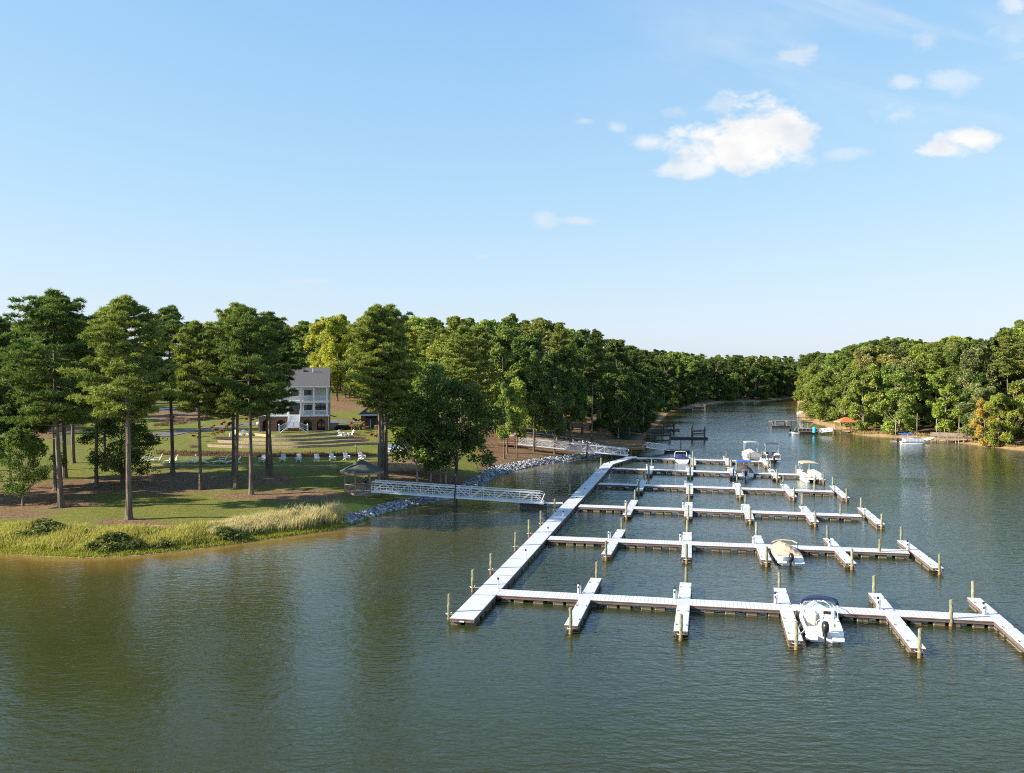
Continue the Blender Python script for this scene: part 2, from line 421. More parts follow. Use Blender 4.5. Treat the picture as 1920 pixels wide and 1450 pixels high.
def ground_material():
    m, nt, N, L, out = shader('ground')
    p = N.new('ShaderNodeBsdfPrincipled'); p.inputs['Roughness'].default_value = .95; p.inputs['Specular IOR Level'].default_value = .1
    at = N.new('ShaderNodeAttribute'); at.attribute_name = 'zone'; sp = N.new('ShaderNodeSeparateColor'); L.new(at.outputs['Color'], sp.inputs[0])
    tc = N.new('ShaderNodeTexCoord')

    def noise(sc, det=6, st=(1, 1, 1)):
        mp = N.new('ShaderNodeMapping'); mp.inputs['Scale'].default_value = st; L.new(tc.outputs['Object'], mp.inputs[0])
        n = N.new('ShaderNodeTexNoise'); n.inputs['Scale'].default_value = sc; n.inputs['Detail'].default_value = det; n.inputs['Roughness'].default_value = .65; L.new(mp.outputs[0], n.inputs['Vector']); return n.outputs['Fac']

    def ramp(f, stops):
        r = N.new('ShaderNodeValToRGB'); L.new(f, r.inputs[0]); e = r.color_ramp.elements
        while len(e) < len(stops): e.new(.5)
        for i, (q, c) in enumerate(stops): e[i].position = q; e[i].color = (*c, 1)
        return r.outputs[0]

    def mix(f, a, b):
        n = N.new('ShaderNodeMix'); n.data_type = 'RGBA'; L.new(f, n.inputs[0]); L.new(a, n.inputs[6]); L.new(b, n.inputs[7]); return n.outputs[2]

    def edge(f, nz, amt=.8, lo=.4, hi=.6):
        s = N.new('ShaderNodeMath'); s.operation = 'SUBTRACT'; L.new(nz, s.inputs[0]); s.inputs[1].default_value = .5
        k = N.new('ShaderNodeMath'); k.operation = 'MULTIPLY_ADD'; L.new(s.outputs[0], k.inputs[0]); k.inputs[1].default_value = amt; L.new(f, k.inputs[2])
        r = N.new('ShaderNodeMapRange'); r.interpolation_type = 'SMOOTHSTEP'; r.inputs['From Min'].default_value = lo; r.inputs['From Max'].default_value = hi; L.new(k.outputs[0], r.inputs['Value']); return r.outputs[0]
    n_big = noise(.16, 8); n_mid = noise(.9, 8); n_fine = noise(7, 6)
    grass = ramp(n_mid, [(.3, (.085, .10, .02)), (.5, (.14, .145, .03)), (.70, (.225, .195, .062))])
    grass2 = ramp(noise(2.6, 7), [(.32, (.062, .08, .016)), (.68, (.21, .205, .044))])
    n = N.new('ShaderNodeMix'); n.data_type = 'RGBA'; n.inputs[0].default_value = .5; L.new(grass, n.inputs[6]); L.new(grass2, n.inputs[7]); g = n.outputs[2]
    st = ramp(noise(3.2, 7), [(.3, (.075, .046, .027)), (.5, (.17, .105, .06)), (.70, (.31, .21, .125))])
    sa = ramp(n_mid, [(.3, (.22, .14, .07)), (.6, (.40, .27, .15))])
    mu = ramp(n_fine, [(.3, (.04, .02, .014)), (.7, (.12, .05, .03))])
    sg = ramp(n_fine, [(.3, (.17, .20, .02)), (.7, (.38, .34, .06))])
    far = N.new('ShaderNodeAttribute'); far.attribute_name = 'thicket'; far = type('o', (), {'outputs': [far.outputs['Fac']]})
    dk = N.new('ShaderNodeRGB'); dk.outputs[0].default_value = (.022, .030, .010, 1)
    g = mix(edge(at.outputs['Alpha'], n_mid, .9, .35, .75), g, sg)
    c = mix(edge(sp.outputs[0], n_big, 1.0, .34, .68), g, st)
    c = mix(edge(sp.outputs[1], n_mid, 1.0, .4, .7), c, sa)
    c = mix(edge(sp.outputs[2], n_mid, .3, .4, .6), c, mu)
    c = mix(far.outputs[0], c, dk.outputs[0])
    L.new(c, p.inputs['Base Color'])
    b = N.new('ShaderNodeBump'); b.inputs['Strength'].default_value = .8; b.inputs['Distance'].default_value = .12; L.new(n_fine, b.inputs['Height']); L.new(b.outputs[0], p.inputs['Normal'])
    L.new(p.outputs[0], out.inputs[0]); return m


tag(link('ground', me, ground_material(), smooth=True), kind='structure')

# water: a level sheet whose murk takes its colour from the depth below it
wx = np.array(sorted(set([-v for v in grow(100, 101, 2, 500)] + list(np.arange(-100, 125, 1.5)) + grow(125, 126, 2, 500))))
wy = np.array([-250, -120, -60, -30, 0, 15] + list(np.arange(25, 200, 1.5)) + list(np.arange(200, 420, 3)))
a_, b_ = np.meshgrid(wx, wy); wpt = np.stack([a_.ravel(), b_.ravel()], 1); wd = land_dist(wpt)
my, mx_ = a_.shape; ii = (np.arange(my - 1)[:, None] * mx_ + np.arange(mx_ - 1)[None, :]).ravel(); wf = np.stack([ii, ii + 1, ii + mx_ + 1, ii + mx_], 1)
wf = wf[(wd[wf] < 6).any(1)]
wm = np_mesh('water', np.column_stack([wpt, np.zeros(len(wpt))]), [wf])
reach = np.where(wpt[:, 0] < 3, np.interp(wpt[:, 1], [75, 88, 110], [1.0, .8, .45]), .35)
depth = np.clip(-wd / np.maximum(reach, .05), 0, 200)
da = wm.attributes.new('depth', 'FLOAT', 'POINT'); da.data.foreach_set('value', depth.astype(np.float32))


def water_material():
    m, nt, N, L, out = shader('water')
    at = N.new('ShaderNodeAttribute'); at.attribute_name = 'depth'; tc = N.new('ShaderNodeTexCoord')
    r = N.new('ShaderNodeMapRange'); r.inputs['From Max'].default_value = 60; L.new(at.outputs['Fac'], r.inputs['Value'])
    cr = N.new('ShaderNodeValToRGB'); e = cr.color_ramp.elements
    stops = [(0, (.25, .145, .045)), (.035, (.15, .092, .024)), (.13, (.066, .060, .016)), (.4, (.037, .042, .012)), (1, (.027, .033, .009))]
    while len(e) < len(stops): e.new(.5)
    for i, (q, c) in enumerate(stops): e[i].position = q; e[i].color = (*c, 1)
    L.new(r.outputs[0], cr.inputs[0])

    def noise(sc, det, st, rz=0):
        mp = N.new('ShaderNodeMapping'); mp.inputs['Scale'].default_value = st; mp.inputs['Rotation'].default_value = (0, 0, rz); L.new(tc.outputs['Object'], mp.inputs[0])
        n = N.new('ShaderNodeTexNoise'); n.inputs['Scale'].default_value = sc; n.inputs['Detail'].default_value = det; n.inputs['Roughness'].default_value = .5; n.inputs['Distortion'].default_value = .35; L.new(mp.outputs[0], n.inputs['Vector']); return n.outputs['Fac']
    w1 = noise(3.3, 4, (.55, 1.0, 1), R(10)); w2 = noise(1.15, 2, (.5, 1, 1), R(-14)); w3 = noise(.035, 2, (.5, 1, 1), R(20))
    ad = N.new('ShaderNodeMath'); ad.operation = 'MULTIPLY_ADD'; L.new(w2, ad.inputs[0]); ad.inputs[1].default_value = 1.3; L.new(w1, ad.inputs[2])
    # gusts: some patches are calmer than others
    gr = N.new('ShaderNodeMapRange'); gr.inputs['From Min'].default_value = .35; gr.inputs['From Max'].default_value = .65; gr.inputs['To Min'].default_value = .35; gr.inputs['To Max'].default_value = 1.1; L.new(w3, gr.inputs['Value'])
    cal = N.new('ShaderNodeMapRange'); cal.inputs['From Max'].default_value = 30; cal.inputs['To Min'].default_value = .35; cal.inputs['To Max'].default_value = 1.0; L.new(at.outputs['Fac'], cal.inputs['Value'])
    sm = N.new('ShaderNodeMath'); sm.operation = 'MULTIPLY'; L.new(gr.outputs[0], sm.inputs[0]); L.new(cal.outputs[0], sm.inputs[1])
    b = N.new('ShaderNodeBump'); b.inputs['Distance'].default_value = .074; L.new(sm.outputs[0], b.inputs['Strength']); L.new(ad.outputs[0], b.inputs['Height'])
    d = N.new('ShaderNodeBsdfDiffuse'); L.new(cr.outputs[0], d.inputs[0])
    g = N.new('ShaderNodeBsdfGlossy'); g.inputs['Roughness'].default_value = .04; L.new(b.outputs[0], g.inputs['Normal']); g.inputs['Color'].default_value = (.84, .92, 1, 1)  # bluish tint put into the reflection, standing in for bluer sky mirrored by waves
    f = N.new('ShaderNodeFresnel'); f.inputs['IOR'].default_value = 1.33; L.new(b.outputs[0], f.inputs['Normal'])
    fc = N.new('ShaderNodeMapRange'); fc.inputs['From Min'].default_value = .03; fc.inputs['From Max'].default_value = .5; fc.inputs['To Min'].default_value = .004; fc.inputs['To Max'].default_value = .66; L.new(f.outputs[0], fc.inputs['Value'])
    mx = N.new('ShaderNodeMixShader'); L.new(fc.outputs[0], mx.inputs[0]); L.new(d.outputs[0], mx.inputs[1]); L.new(g.outputs[0], mx.inputs[2]); L.new(mx.outputs[0], out.inputs[0])
    return m


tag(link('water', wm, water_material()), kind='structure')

# ------------------------------------------------------------------ trees
LEAF = foliage('leaf', .34, .55); NEEDLE = foliage('needle', .24, .45)
BARK = mat('bark', (.135, .105, .085), .95, .45, 3.0, bump=.9, bscale=14, stretch=(1, 1, .25), spec=.15)
BARK_PALE = mat('pale_bark', (.30, .26, .21), .95, .35, 4.0, bump=.7, bscale=12, stretch=(1, 1, .3), spec=.15)


def unit(n):
    v = rng.normal(size=(n, 3)); return v / np.linalg.norm(v, axis=1)[:, None]


def leaf_cloud(cen, rad, per, leaf, flat=.75, up=.35, tint=None):
    """leaf-sized faces scattered on and in clumps; returns verts, faces, tint"""
    n = len(cen); c = np.repeat(cen, per, 0); r = np.repeat(rad, per); k = n * per
    d = unit(k); d[:, 2] = d[:, 2] + up * np.abs(rng.normal(size=k)) * .6; d /= np.linalg.norm(d, axis=1)[:, None]
    q = rng.uniform(.45, 1.12, k) ** .8
    p = c + d * (r * q)[:, None] * np.array([1, 1, flat])
    nr = d * .8 + 1.1 * rng.normal(size=(k, 3)); nr[:, 2] += .35; nr /= np.linalg.norm(nr, axis=1)[:, None]
    a = np.cross(nr, unit(k)); a /= np.linalg.norm(a, axis=1)[:, None] + 1e-9; b = np.cross(nr, a)
    s = leaf * rng.uniform(.55, 1.35, k); w = s * rng.uniform(.45, .75, k)
    bend = nr * (s * .25)[:, None]
    V = np.stack([p - a * s[:, None], p + b * w[:, None] + bend, p + a * s[:, None], p - b * w[:, None] + bend], 1).reshape(-1, 3)
    Fc = np.arange(k * 4).reshape(-1, 4)
    t = np.repeat(rng.uniform(0, 1, n) if tint is None else tint, per) * .5 + rng.uniform(0, .5, k)
    return V, Fc, np.repeat(t, 4)


def crown_mesh(name, parts, m):
    V = []; Fs = []; Tn = []; o = 0
    for v, f, t in parts: V.append(v); Fs.append(f + o); Tn.append(t); o += len(v)
    me = np_mesh(name, np.concatenate(V), Fs); a = me.attributes.new('tint', 'FLOAT', 'POINT'); a.data.foreach_set('value', np.concatenate(Tn).astype(np.float32))
    me.materials.append(m); return me


def trunk_bm(H, r0, r1, lean=.02, bend=.25, top=1.0):
    mb = MB(); n = 9; ph = rng.uniform(0, 6.28); pts = []; rad = []
    for i in range(n):
        t = i / (n - 1); z = H * top * t
        pts.append((lean * z + bend * math.sin(t * 3 + ph) * t, bend * math.cos(t * 2.5 + ph) * t * .6 - bend * math.cos(ph) * t * .6, z - (.4 if i == 0 else 0)))
        rad.append(r0 + (r1 - r0) * t ** .9)
    pts.insert(1, (pts[0][0] * .9 + pts[1][0] * .1, pts[0][1] * .9 + pts[1][1] * .1, .35)); rad.insert(1, r0 * 1.12); rad[0] = r0 * 1.75
    pts.insert(2, (pts[1][0] * .6 + pts[2][0] * .4, pts[1][1] * .6 + pts[2][1] * .4, 1.1)); rad.insert(2, r0 * 1.0)
    mb.path(pts, rad, 8); return mb, pts


def at_height(pts, z):
    for a, b in zip(pts, pts[1:]):
        if a[2] <= z <= b[2]:
            t = (z - a[2]) / max(b[2] - a[2], 1e-6); return np.array([a[j] + (b[j] - a[j]) * t for j in range(3)])
    return np.array(pts[-1])


def broadleaf(H, cr, c0, ncl, per, leaf, r0, bark, fork=0, rs=1.0, wide=0):
    mb, pts = trunk_bm(H, r0, r0 * .15, rng.uniform(-.02, .02), .35, .86)
    nl = max(5, int(ncl / (8 if wide else 11)))
    lt = (np.arange(nl) + rng.uniform(0, 1, nl)) / nl; la = np.arange(nl) * 2.4 + rng.uniform(-.6, .6, nl)
    lr = cr * np.sin(np.pi * np.clip(lt * .84 + .13, 0, 1)) ** .8 * rng.uniform(.45, .95 + wide, nl)
    lz = H * (c0 + (1 - c0) * lt) * .97; lax = np.array([at_height(pts, q) for q in lz]); size = cr * rng.uniform(.26, .46, nl)
    lobe = np.concatenate([np.arange(nl), rng.integers(0, nl, ncl - nl)])
    off = unit(ncl) * (size[lobe] * rng.uniform(.3, 1, ncl))[:, None]; off[:, 2] *= .85
    cen = np.column_stack([lax[lobe, 0] + np.cos(la[lobe]) * lr[lobe], lax[lobe, 1] + np.sin(la[lobe]) * lr[lobe], lz[lobe]]) + off
    cen[:, 2] = np.clip(cen[:, 2], H * c0 * .8, H * .985 - .3); t = np.clip((cen[:, 2] / H - c0) / (1 - c0), 0, 1); rr = np.hypot(cen[:, 0], cen[:, 1])
    rad = rng.uniform(.13, .27, ncl) * cr * (1 - .2 * t) * rs
    cl = leaf_cloud(cen, rad, per, leaf, .86, .4)
    # sparse outer sprays break the outline
    k = int(ncl * 1.1); sel = rng.integers(0, ncl, k); off = unit(k) * (rad[sel] * 1.25)[:, None]
    sp = leaf_cloud(cen[sel] + off, rad[sel] * .45, max(4, per // 6), leaf * .9, .8, .4)
    for j in rng.choice(ncl, min(16, ncl), replace=False):
        zb = max(H * c0 * .8, cen[j, 2] - rr[j] * .9 - .8); s = at_height(pts, min(zb, H * .84))
        mid = s * .5 + cen[j] * .5 + np.array([0, 0, -.25]); mb.path([s, mid, cen[j]], [r0 * .32, r0 * .2, r0 * .07], 5)
    for f in range(fork):
        a = rng.uniform(0, 6.28); e = np.array([math.cos(a) * cr * .45, math.sin(a) * cr * .45, H * .6]); mb.path([(math.cos(a) * r0 * .5, math.sin(a) * r0 * .5, -.2), e * .35, e], [r0 * .9, r0 * .6, r0 * .2], 7)
    return mb.mesh('trunk'), crown_mesh('crown', [cl, sp], LEAF), bark


def pine(H, cr, c0, nbr, per, r0, snag=4, wide=.075):
    lean = rng.uniform(-.03, .03); mb, pts = trunk_bm(H, r0, r0 * .22, lean, .4, .98)
    cen = []; rad = []
    for i in range(nbr):
        t = (i + rng.uniform(0, 1)) / nbr; z = H * (c0 + (1 - c0) * t * .97)
        L = cr * (math.sin(math.pi * min(1, t * .80 + .20)) ** .7) * rng.uniform(.5, 1.15); a = i * 2.4 + rng.uniform(-.5, .5)
        rise = (-.16 + .55 * t) * L + rng.uniform(-.2, .2); s = at_height(pts, z); dr = np.array([math.cos(a), math.sin(a), 0])
        e = s + dr * L + np.array([0, 0, rise + .10 * L]); m = s + dr * L * .5 + np.array([0, 0, rise * .3 - .04 * L])
        mb.path([s, m, e], [r0 * .26 * (1 - .5 * t), r0 * .15, r0 * .05], 5)
        sd = np.array([-dr[1], dr[0], 0])
        for q in (1.0, .78, .55, .36):
            b = m + (e - m) * (q - .5) * 2 if q > .5 else s + (m - s) * q * 2
            for side in ((-1, 0, 1) if q < 1 else (0,)):
                if rng.uniform() < .2: continue
                cen.append(b + sd * side * L * .24 * rng.uniform(.6, 1.4) + np.array([0, 0, rng.uniform(.0, .35)])); rad.append(rng.uniform(.5, .95) * (.75 + .25 * L / cr))
    for q in range(5): cen.append(np.array(pts[-1]) + rng.normal(size=3) * .35); rad.append(.6)
    for i in range(snag):
        z = H * rng.uniform(.3, c0); a = rng.uniform(0, 6.28); s = at_height(pts, z); L = rng.uniform(.8, 2.2)
        mb.path([s, s + np.array([math.cos(a) * L * .6, math.sin(a) * L * .6, .15]), s + np.array([math.cos(a) * L, math.sin(a) * L, .1])], [.06, .04, .02], 4)
    cen = np.array(cen); rad = np.array(rad); n = len(cen)
    tuft = np.repeat(cen, per, 0); d = unit(n * per); d[:, 2] = np.abs(d[:, 2]) * .9 - .15
    tuft = tuft + d * (np.repeat(rad, per) * rng.uniform(.3, 1.05, n * per))[:, None] * np.array([1, 1, .55])
    blades = 6; k = n * per * blades; c = np.repeat(tuft, blades, 0)
    nd = np.repeat(d, blades, 0) * .8 + unit(k); nd[:, 2] += .25; nd /= np.linalg.norm(nd, axis=1)[:, None]
    sdv = np.cross(nd, unit(k)); sdv /= np.linalg.norm(sdv, axis=1)[:, None] + 1e-9
    ln = rng.uniform(.28, .46, k)[:, None]
    V = np.stack([c - sdv * wide, c + sdv * wide, c + nd * ln], 1).reshape(-1, 3); Fc = np.arange(k * 3).reshape(-1, 3)
    tn = np.repeat(np.repeat(rng.uniform(0, 1, n), per) * .55 + rng.uniform(0, .45, n * per), blades * 3)
    return mb.mesh('trunk'), crown_mesh('crown', [(V, Fc, tn)], NEEDLE), BARK


# kind -> (natural height, [trunk mesh, crown mesh, bark])
KINDS = {}


def kind(key, H, made): KINDS[key] = (H, made)


for i in range(3): kind(f'lawn{i}', 22.0, pine(22, [5.4, 4.8, 6.0][i], [.44, .47, .40][i], [48, 44, 54][i], 36, .31, 5, .05))
for i in range(3): kind(f'pine{i}', 22.0, pine(22, [4.2, 3.5, 4.8][i], [.5, .56, .4][i], [28, 24, 32][i], 18, .24, 3, .085))
for i in range(4): kind(f'leaf{i}', 20.0, broadleaf(20, [5.2, 4.6, 5.8, 4.2][i], [.22, .30, .18, .26][i], [150, 135, 165, 120][i], 130, .205, .26, BARK))
for i in range(2): kind(f'edge{i}', 15.0, broadleaf(15, [4.6, 3.9][i], [.05, .08][i], [150, 130][i], 125, .19, .19, BARK_PALE))
for i in range(2): kind(f'oak{i}', 14.0, broadleaf(14, [6.0, 5.2][i], [.17, .22][i], [160, 140][i], 95, .165, .24, BARK, fork=2 if i == 0 else 0, rs=.98, wide=.40))
kind('slim', 9.0, broadleaf(9, 2.3, .26, 60, 90, .17, .09, BARK_PALE))
kind('sapling', 3.4, broadleaf(3.4, .85, .28, 30, 70, .10, .035, BARK_PALE))


def tree(key, x, y, H, label, group=None, colour=(.07, .10, .02), spread=1.0, rot=None, name=None, z=None):
    H0, (tr, cr, bark) = KINDS[key]
    pn = key.startswith(('pine', 'lawn'))
    nm = name or ('pine_tree' if pn else 'broadleaf_tree')
    o = thing(nm, label, 'pine tree' if pn else 'tree', (x, y, gz(x, y) if z is None else z), rng.uniform(0, 6.28) if rot is None else rot, group)
    s = H / H0; o.scale = (s * spread, s * spread, s)
    t = link('trunk', tr, bark, o); c = link('crown', cr, None, o); c.color = (*colour, 1)
    return o


def jit(c, a=.18):
    k = 1 + rng.uniform(-a, a); return (c[0] * k * (1 + rng.uniform(-a, a) * .7), c[1] * k, c[2] * k * (1 + rng.uniform(-a, a)))


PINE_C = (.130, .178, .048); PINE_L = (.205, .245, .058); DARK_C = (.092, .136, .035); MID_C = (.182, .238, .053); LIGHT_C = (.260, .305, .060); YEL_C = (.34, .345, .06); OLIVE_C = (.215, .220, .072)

# the pines and oaks one can tell apart on the lawn: base pixel, kind, height, spread, colour, label
lawn = [
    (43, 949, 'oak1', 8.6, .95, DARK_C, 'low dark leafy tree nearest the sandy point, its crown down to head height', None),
    (115, 952, 'lawn2', 23.5, 1.05, PINE_C, 'tallest dark pine at the water end of the lawn, thick straight trunk', 1.0),
    (105, 920, 'lawn0', 22.5, 1.0, PINE_C, 'pine close behind the tallest dark pine, trunk a little thinner', 2.2),
    (122, 896, 'lawn1', 22.0, 1.0, PINE_C, 'pine mostly hidden by the two big pines at the water end', .4),
    (181, 913, 'lawn1', 20.0, .9, PINE_C, 'pine with a short bare trunk left of the multi-stemmed oak', 3.0),
    (197, 884, 'lawn0', 21.0, .9, PINE_C, 'thin pine behind the multi-stemmed oak, on its left', 4.0),
    (229, 908, 'oak0', 10.6, 1.0, DARK_C, 'dark multi-stemmed oak spreading low between the lawn pines', .5),
    (242, 974, 'lawn1', 22.5, 1.08, PINE_L, 'slender leaning pine standing closest to the water, pale sunlit trunk', 1.7),
    (324, 888, 'lawn0', 22.8, .95, PINE_C, 'dark-trunked pine among the left reclining chairs', 2.9),
    (376, 919, 'lawn1', 20.5, .82, PINE_L, 'very straight pine with a light green crown in front of the chair row', .9),
    (438, 890, 'lawn0', 22.0, .85, PINE_C, 'thin pine tucked behind the paired trunk in front of the house lawn', 5.2),
    (442, 917, 'lawn2', 22.6, .85, PINE_L, 'tall light-crowned pine left of the pale-barked leaning pine', 3.6),
    (471, 927, 'lawn0', 22.2, .9, PINE_C, 'pine with a sunlit grey trunk leaning right before the house', 4.6),
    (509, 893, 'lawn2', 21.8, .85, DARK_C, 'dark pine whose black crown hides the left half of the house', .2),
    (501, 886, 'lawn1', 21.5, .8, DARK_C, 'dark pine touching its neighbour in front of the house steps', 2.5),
    (712, 900, 'lawn1', 22.8, .95, PINE_L, 'left pine of the close trio behind the gazebo', 1.2),
    (718, 897, 'lawn0', 22.0, .9, PINE_L, 'middle pine of the close trio behind the gazebo', 3.3),
    (724, 897, 'lawn2', 23.0, .88, PINE_L, 'right pine of the close trio behind the gazebo', 5.0),
    (782, 903, 'slim', 10.5, 1.3, MID_C, 'slim pale-stemmed tree nearest the gazebo behind the walkway', None),
    (803, 886, 'oak0', 15.5, 1.0, (.115, .165, .042), 'broad dark oak with a thick trunk above the gravel shore', None),
    (808, 903, 'slim', 9.5, 1.2, MID_C, 'slim tree just left of the thick-trunked dark oak', None),
    (826, 904, 'slim', 9.0, 1.2, DARK_C, 'thin-stemmed sapling in the middle of the clump by the walkway', None),
    (836, 906, 'slim', 9.8, 1.15, DARK_C, 'thin-stemmed tree just left of the waterside oak', None),
    (855, 907, 'oak1', 14.0, 1.1, DARK_C, 'dark oak leaning out over the walkway gate at the water', None),
    (945, 860, 'leaf1', 13.0, .75, MID_C, 'pale-trunked tree at the left foot of the straw bank', None),
    (951, 850, 'leaf3', 13.5, .8, MID_C, 'tree close beside the wooden landing of the far walkway', None),
    (969, 858, 'leaf1', 14.0, .7, LIGHT_C, 'straight tree with a light crown on the straw bank', None),
    (1001, 847, 'leaf3', 17.5, .8, MID_C, 'pale flared trunk on the straw bank before the far walkway', None),
    (1040, 852, 'leaf0', 18.0, .72, DARK_C, 'thick flared trunk at the stones before the far walkway', None),
    (1110, 828, 'pine1', 21.0, .9, DARK_C, 'dark straight pine between the far walkway and the timber pier', None),
    (632, 752, 'leaf2', 23.5, .85, YEL_C, 'yellow-green tree lit by the sun behind the house roof', None),
    (600, 748, 'leaf0', 21.5, .85, YEL_C, 'second yellow-green tree behind the house, nearer the pines', None),
    (1846, 838, 'edge1', 9.5, .9, (.40, .30, .06), 'tree with orange and yellow autumn leaves at the right bank pier', None),
    (1872, 838, 'edge0', 11.0, .9, (.25, .28, .05), 'bright green tree right of the orange one on the right bank', None),
    (20, 920, 'leaf1', 17.0, 1.0, DARK_C, 'dark leafy tree behind the low tree at the left end of the lawn', None),
    (62, 900, 'leaf3', 16.0, 1.0, DARK_C, 'dark leafy tree left of the tallest dark pine', None),
    (730, 790, 'leaf0', 22.0, .85, LIGHT_C, 'light green tree rising behind the brick outbuilding', None),
    (865, 845, 'pine0', 21.5, 1.0, PINE_L, 'tall pine with bare reddish trunk in the wood above the dark oaks', None),
    (900, 838, 'pine2', 21.0, 1.0, PINE_L, 'tall pine just right of the bare reddish pine in the wood', None),
    (845, 830, 'pine1', 22.0, 1.0, PINE_L, 'tall pine just left of the bare reddish pine in the wood', None),
]
taken = []; nearer = []
for (px, py, k, H, sp, c, lab, rot) in lawn:
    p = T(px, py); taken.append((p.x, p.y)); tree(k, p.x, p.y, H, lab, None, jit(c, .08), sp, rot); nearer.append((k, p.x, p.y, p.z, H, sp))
# pines further along the same shore, left of the view: their shade falls across the lawn
for (x, y, k, H) in [(-76, 110, 'lawn0', 22), (-68, 119, 'lawn2', 22), (-74, 128, 'lawn1', 22), (-66, 136, 'lawn0', 21), (-90, 100, 'lawn2', 22)]:
    taken.append((x, y)); tree(k, x, y, H, 'pine at the left edge of the lawn beyond the low leafy tree', 'pines at the left edge of the lawn', jit(PINE_C, .1), 1.0)

SKYLINE = np.array([(-200, 575), (0, 572), (40, 578), (80, 570), (130, 570), (180, 588), (215, 592), (240, 572), (290, 564), (330, 576), (400, 590), (450, 576), (520, 590), (545, 618), (575, 606), (620, 594), (650, 582), (720, 579), (770, 597), (850, 592), (920, 601), (1000, 594), (1050, 606), (1100, 616), (1150, 641), (1200, 656), (1260, 663), (1300, 667), (1350, 668), (1420, 669), (1462, 671), (1480, 671), (1500, 668), (1550, 666), (1600, 651), (1680, 637), (1740, 646), (1800, 633), (1850, 646), (1900, 609), (1980, 600), (2200, 590)])


queue = []


def forest(cands, spacing, pick, minH=9, cap=26, reach=(.92, 1.05)):
    n = 0
    for (x, y) in cands:
        if any((x - a) ** 2 + (y - b) ** 2 < spacing ** 2 for a, b in taken): continue
        z = gz(x, y); px, _ = project(x, y, z); r = pick(x, y, float(px))
        if r is None: continue
        k, c, lab, grp, lo, hi, sp = r
        top = CAM_H + (HORIZON - np.interp(px, SKYLINE[:, 0], SKYLINE[:, 1])) * y / F_PX - z
        H = min(rng.uniform(lo, hi), top * rng.uniform(*reach))
        if H < minH: continue
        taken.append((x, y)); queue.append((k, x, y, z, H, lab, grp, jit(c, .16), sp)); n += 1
    return n


def scatter(x0, x1, y0, y1, n): return list(zip(rng.uniform(x0, x1, n), rng.uniform(y0, y1, n)))


def sdp(x, y): return float(land_dist(np.array([[x, y]]))[0])


def pick_mid(x, y, px):
    d = sdp(x, y)
    if d < (1.0 if px > 1180 else 2.5) or px > 1262 or px < 760: return None
    _, py = project(x, y, gz(x, y))
    if px < 1125 and py > 838 - max(0, 960 - px) * .35: return None          # the open straw bank and the lawn by the oaks
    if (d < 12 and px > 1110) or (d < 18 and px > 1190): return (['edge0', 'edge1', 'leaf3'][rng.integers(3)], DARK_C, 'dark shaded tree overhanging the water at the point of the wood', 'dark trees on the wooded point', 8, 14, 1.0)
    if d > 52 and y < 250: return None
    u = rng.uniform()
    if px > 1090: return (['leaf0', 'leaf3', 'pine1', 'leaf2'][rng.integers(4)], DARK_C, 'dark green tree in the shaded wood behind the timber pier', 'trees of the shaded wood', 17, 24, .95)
    if rng.uniform() < .14: return (f'edge{rng.integers(2)}', [MID_C, LIGHT_C][rng.integers(2)], 'bushy young tree low in the wood between the house and the inlet', 'young trees of the middle wood', 10, 15, 1.0)
    if u < .25: return (f'pine{rng.integers(3)}', PINE_L, 'tall pine in the wood between the house and the inlet', 'pines of the middle wood', 20, 26, 1.0)
    return (f'leaf{rng.integers(4)}', [MID_C, DARK_C, MID_C, OLIVE_C, LIGHT_C][rng.integers(5)], 'leafy green tree in the wood between the house and the inlet', 'leafy trees of the middle wood', 17, 25, .95)


n1 = forest(scatter(-30, 60, 135, 330, 5200), 6.3, pick_mid)


def pick_leftpoint(x, y, px):
    d = sdp(x, y)
    if d < 1 or d > 38 or px < 1195 or px > 1485: return None
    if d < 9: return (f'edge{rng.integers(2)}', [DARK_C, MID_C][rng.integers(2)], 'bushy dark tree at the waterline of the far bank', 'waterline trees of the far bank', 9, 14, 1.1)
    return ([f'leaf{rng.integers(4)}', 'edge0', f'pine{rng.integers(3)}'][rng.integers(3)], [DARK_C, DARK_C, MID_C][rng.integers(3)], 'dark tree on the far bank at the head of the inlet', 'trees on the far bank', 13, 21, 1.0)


n2 = forest(scatter(25, 150, 190, 440, 9000), 5.6, pick_leftpoint, 7)


def pick_head(x, y, px):
    if sdp(x, y) < 4: return None
    return ([f'leaf{rng.integers(4)}', f'pine{rng.integers(3)}'][rng.integers(2)], [DARK_C, MID_C][rng.integers(2)], 'far tree closing the narrow head of the inlet', 'trees at the head of the inlet', 14, 24, 1.25)


n6 = forest(scatter(20, 260, 370, 520, 2200), 10, pick_head, 7, reach=(1.0, 1.08))


def pick_back(x, y, px):
    if px < -60 or px > 800: return None
    if y < 262 and px < 640: return None
    if y < 280 and 215 < px < 700 and rng.uniform() < .4: return None
    u = rng.uniform()
    if u < .28 and px < 560: return (f'edge{rng.integers(2)}', [DARK_C, MID_C][rng.integers(2)], 'bushy understorey tree at the edge of the distant wood behind the lawn', 'understorey trees behind the lawn', 9, 14, 1.1)
    if px > 550 and u < .6: return (f'leaf{rng.integers(4)}', [LIGHT_C, YEL_C, MID_C][rng.integers(3)], 'sunlit leafy tree on the rise behind the house', 'leafy trees behind the house', 19, 26, .95)
    if u < .6: return (f'pine{rng.integers(3)}', [PINE_C, PINE_L][rng.integers(2)], 'pine in the distant wood behind the lawn', 'pines behind the lawn', 18, 25, 1.0)
    return (f'leaf{rng.integers(4)}', [MID_C, LIGHT_C, OLIVE_C][rng.integers(3)], 'leafy tree in the distant wood behind the lawn', 'leafy trees behind the lawn', 16, 24, .95)


n3 = forest(scatter(-190, -20, 235, 345, 5200), 6.8, pick_back)


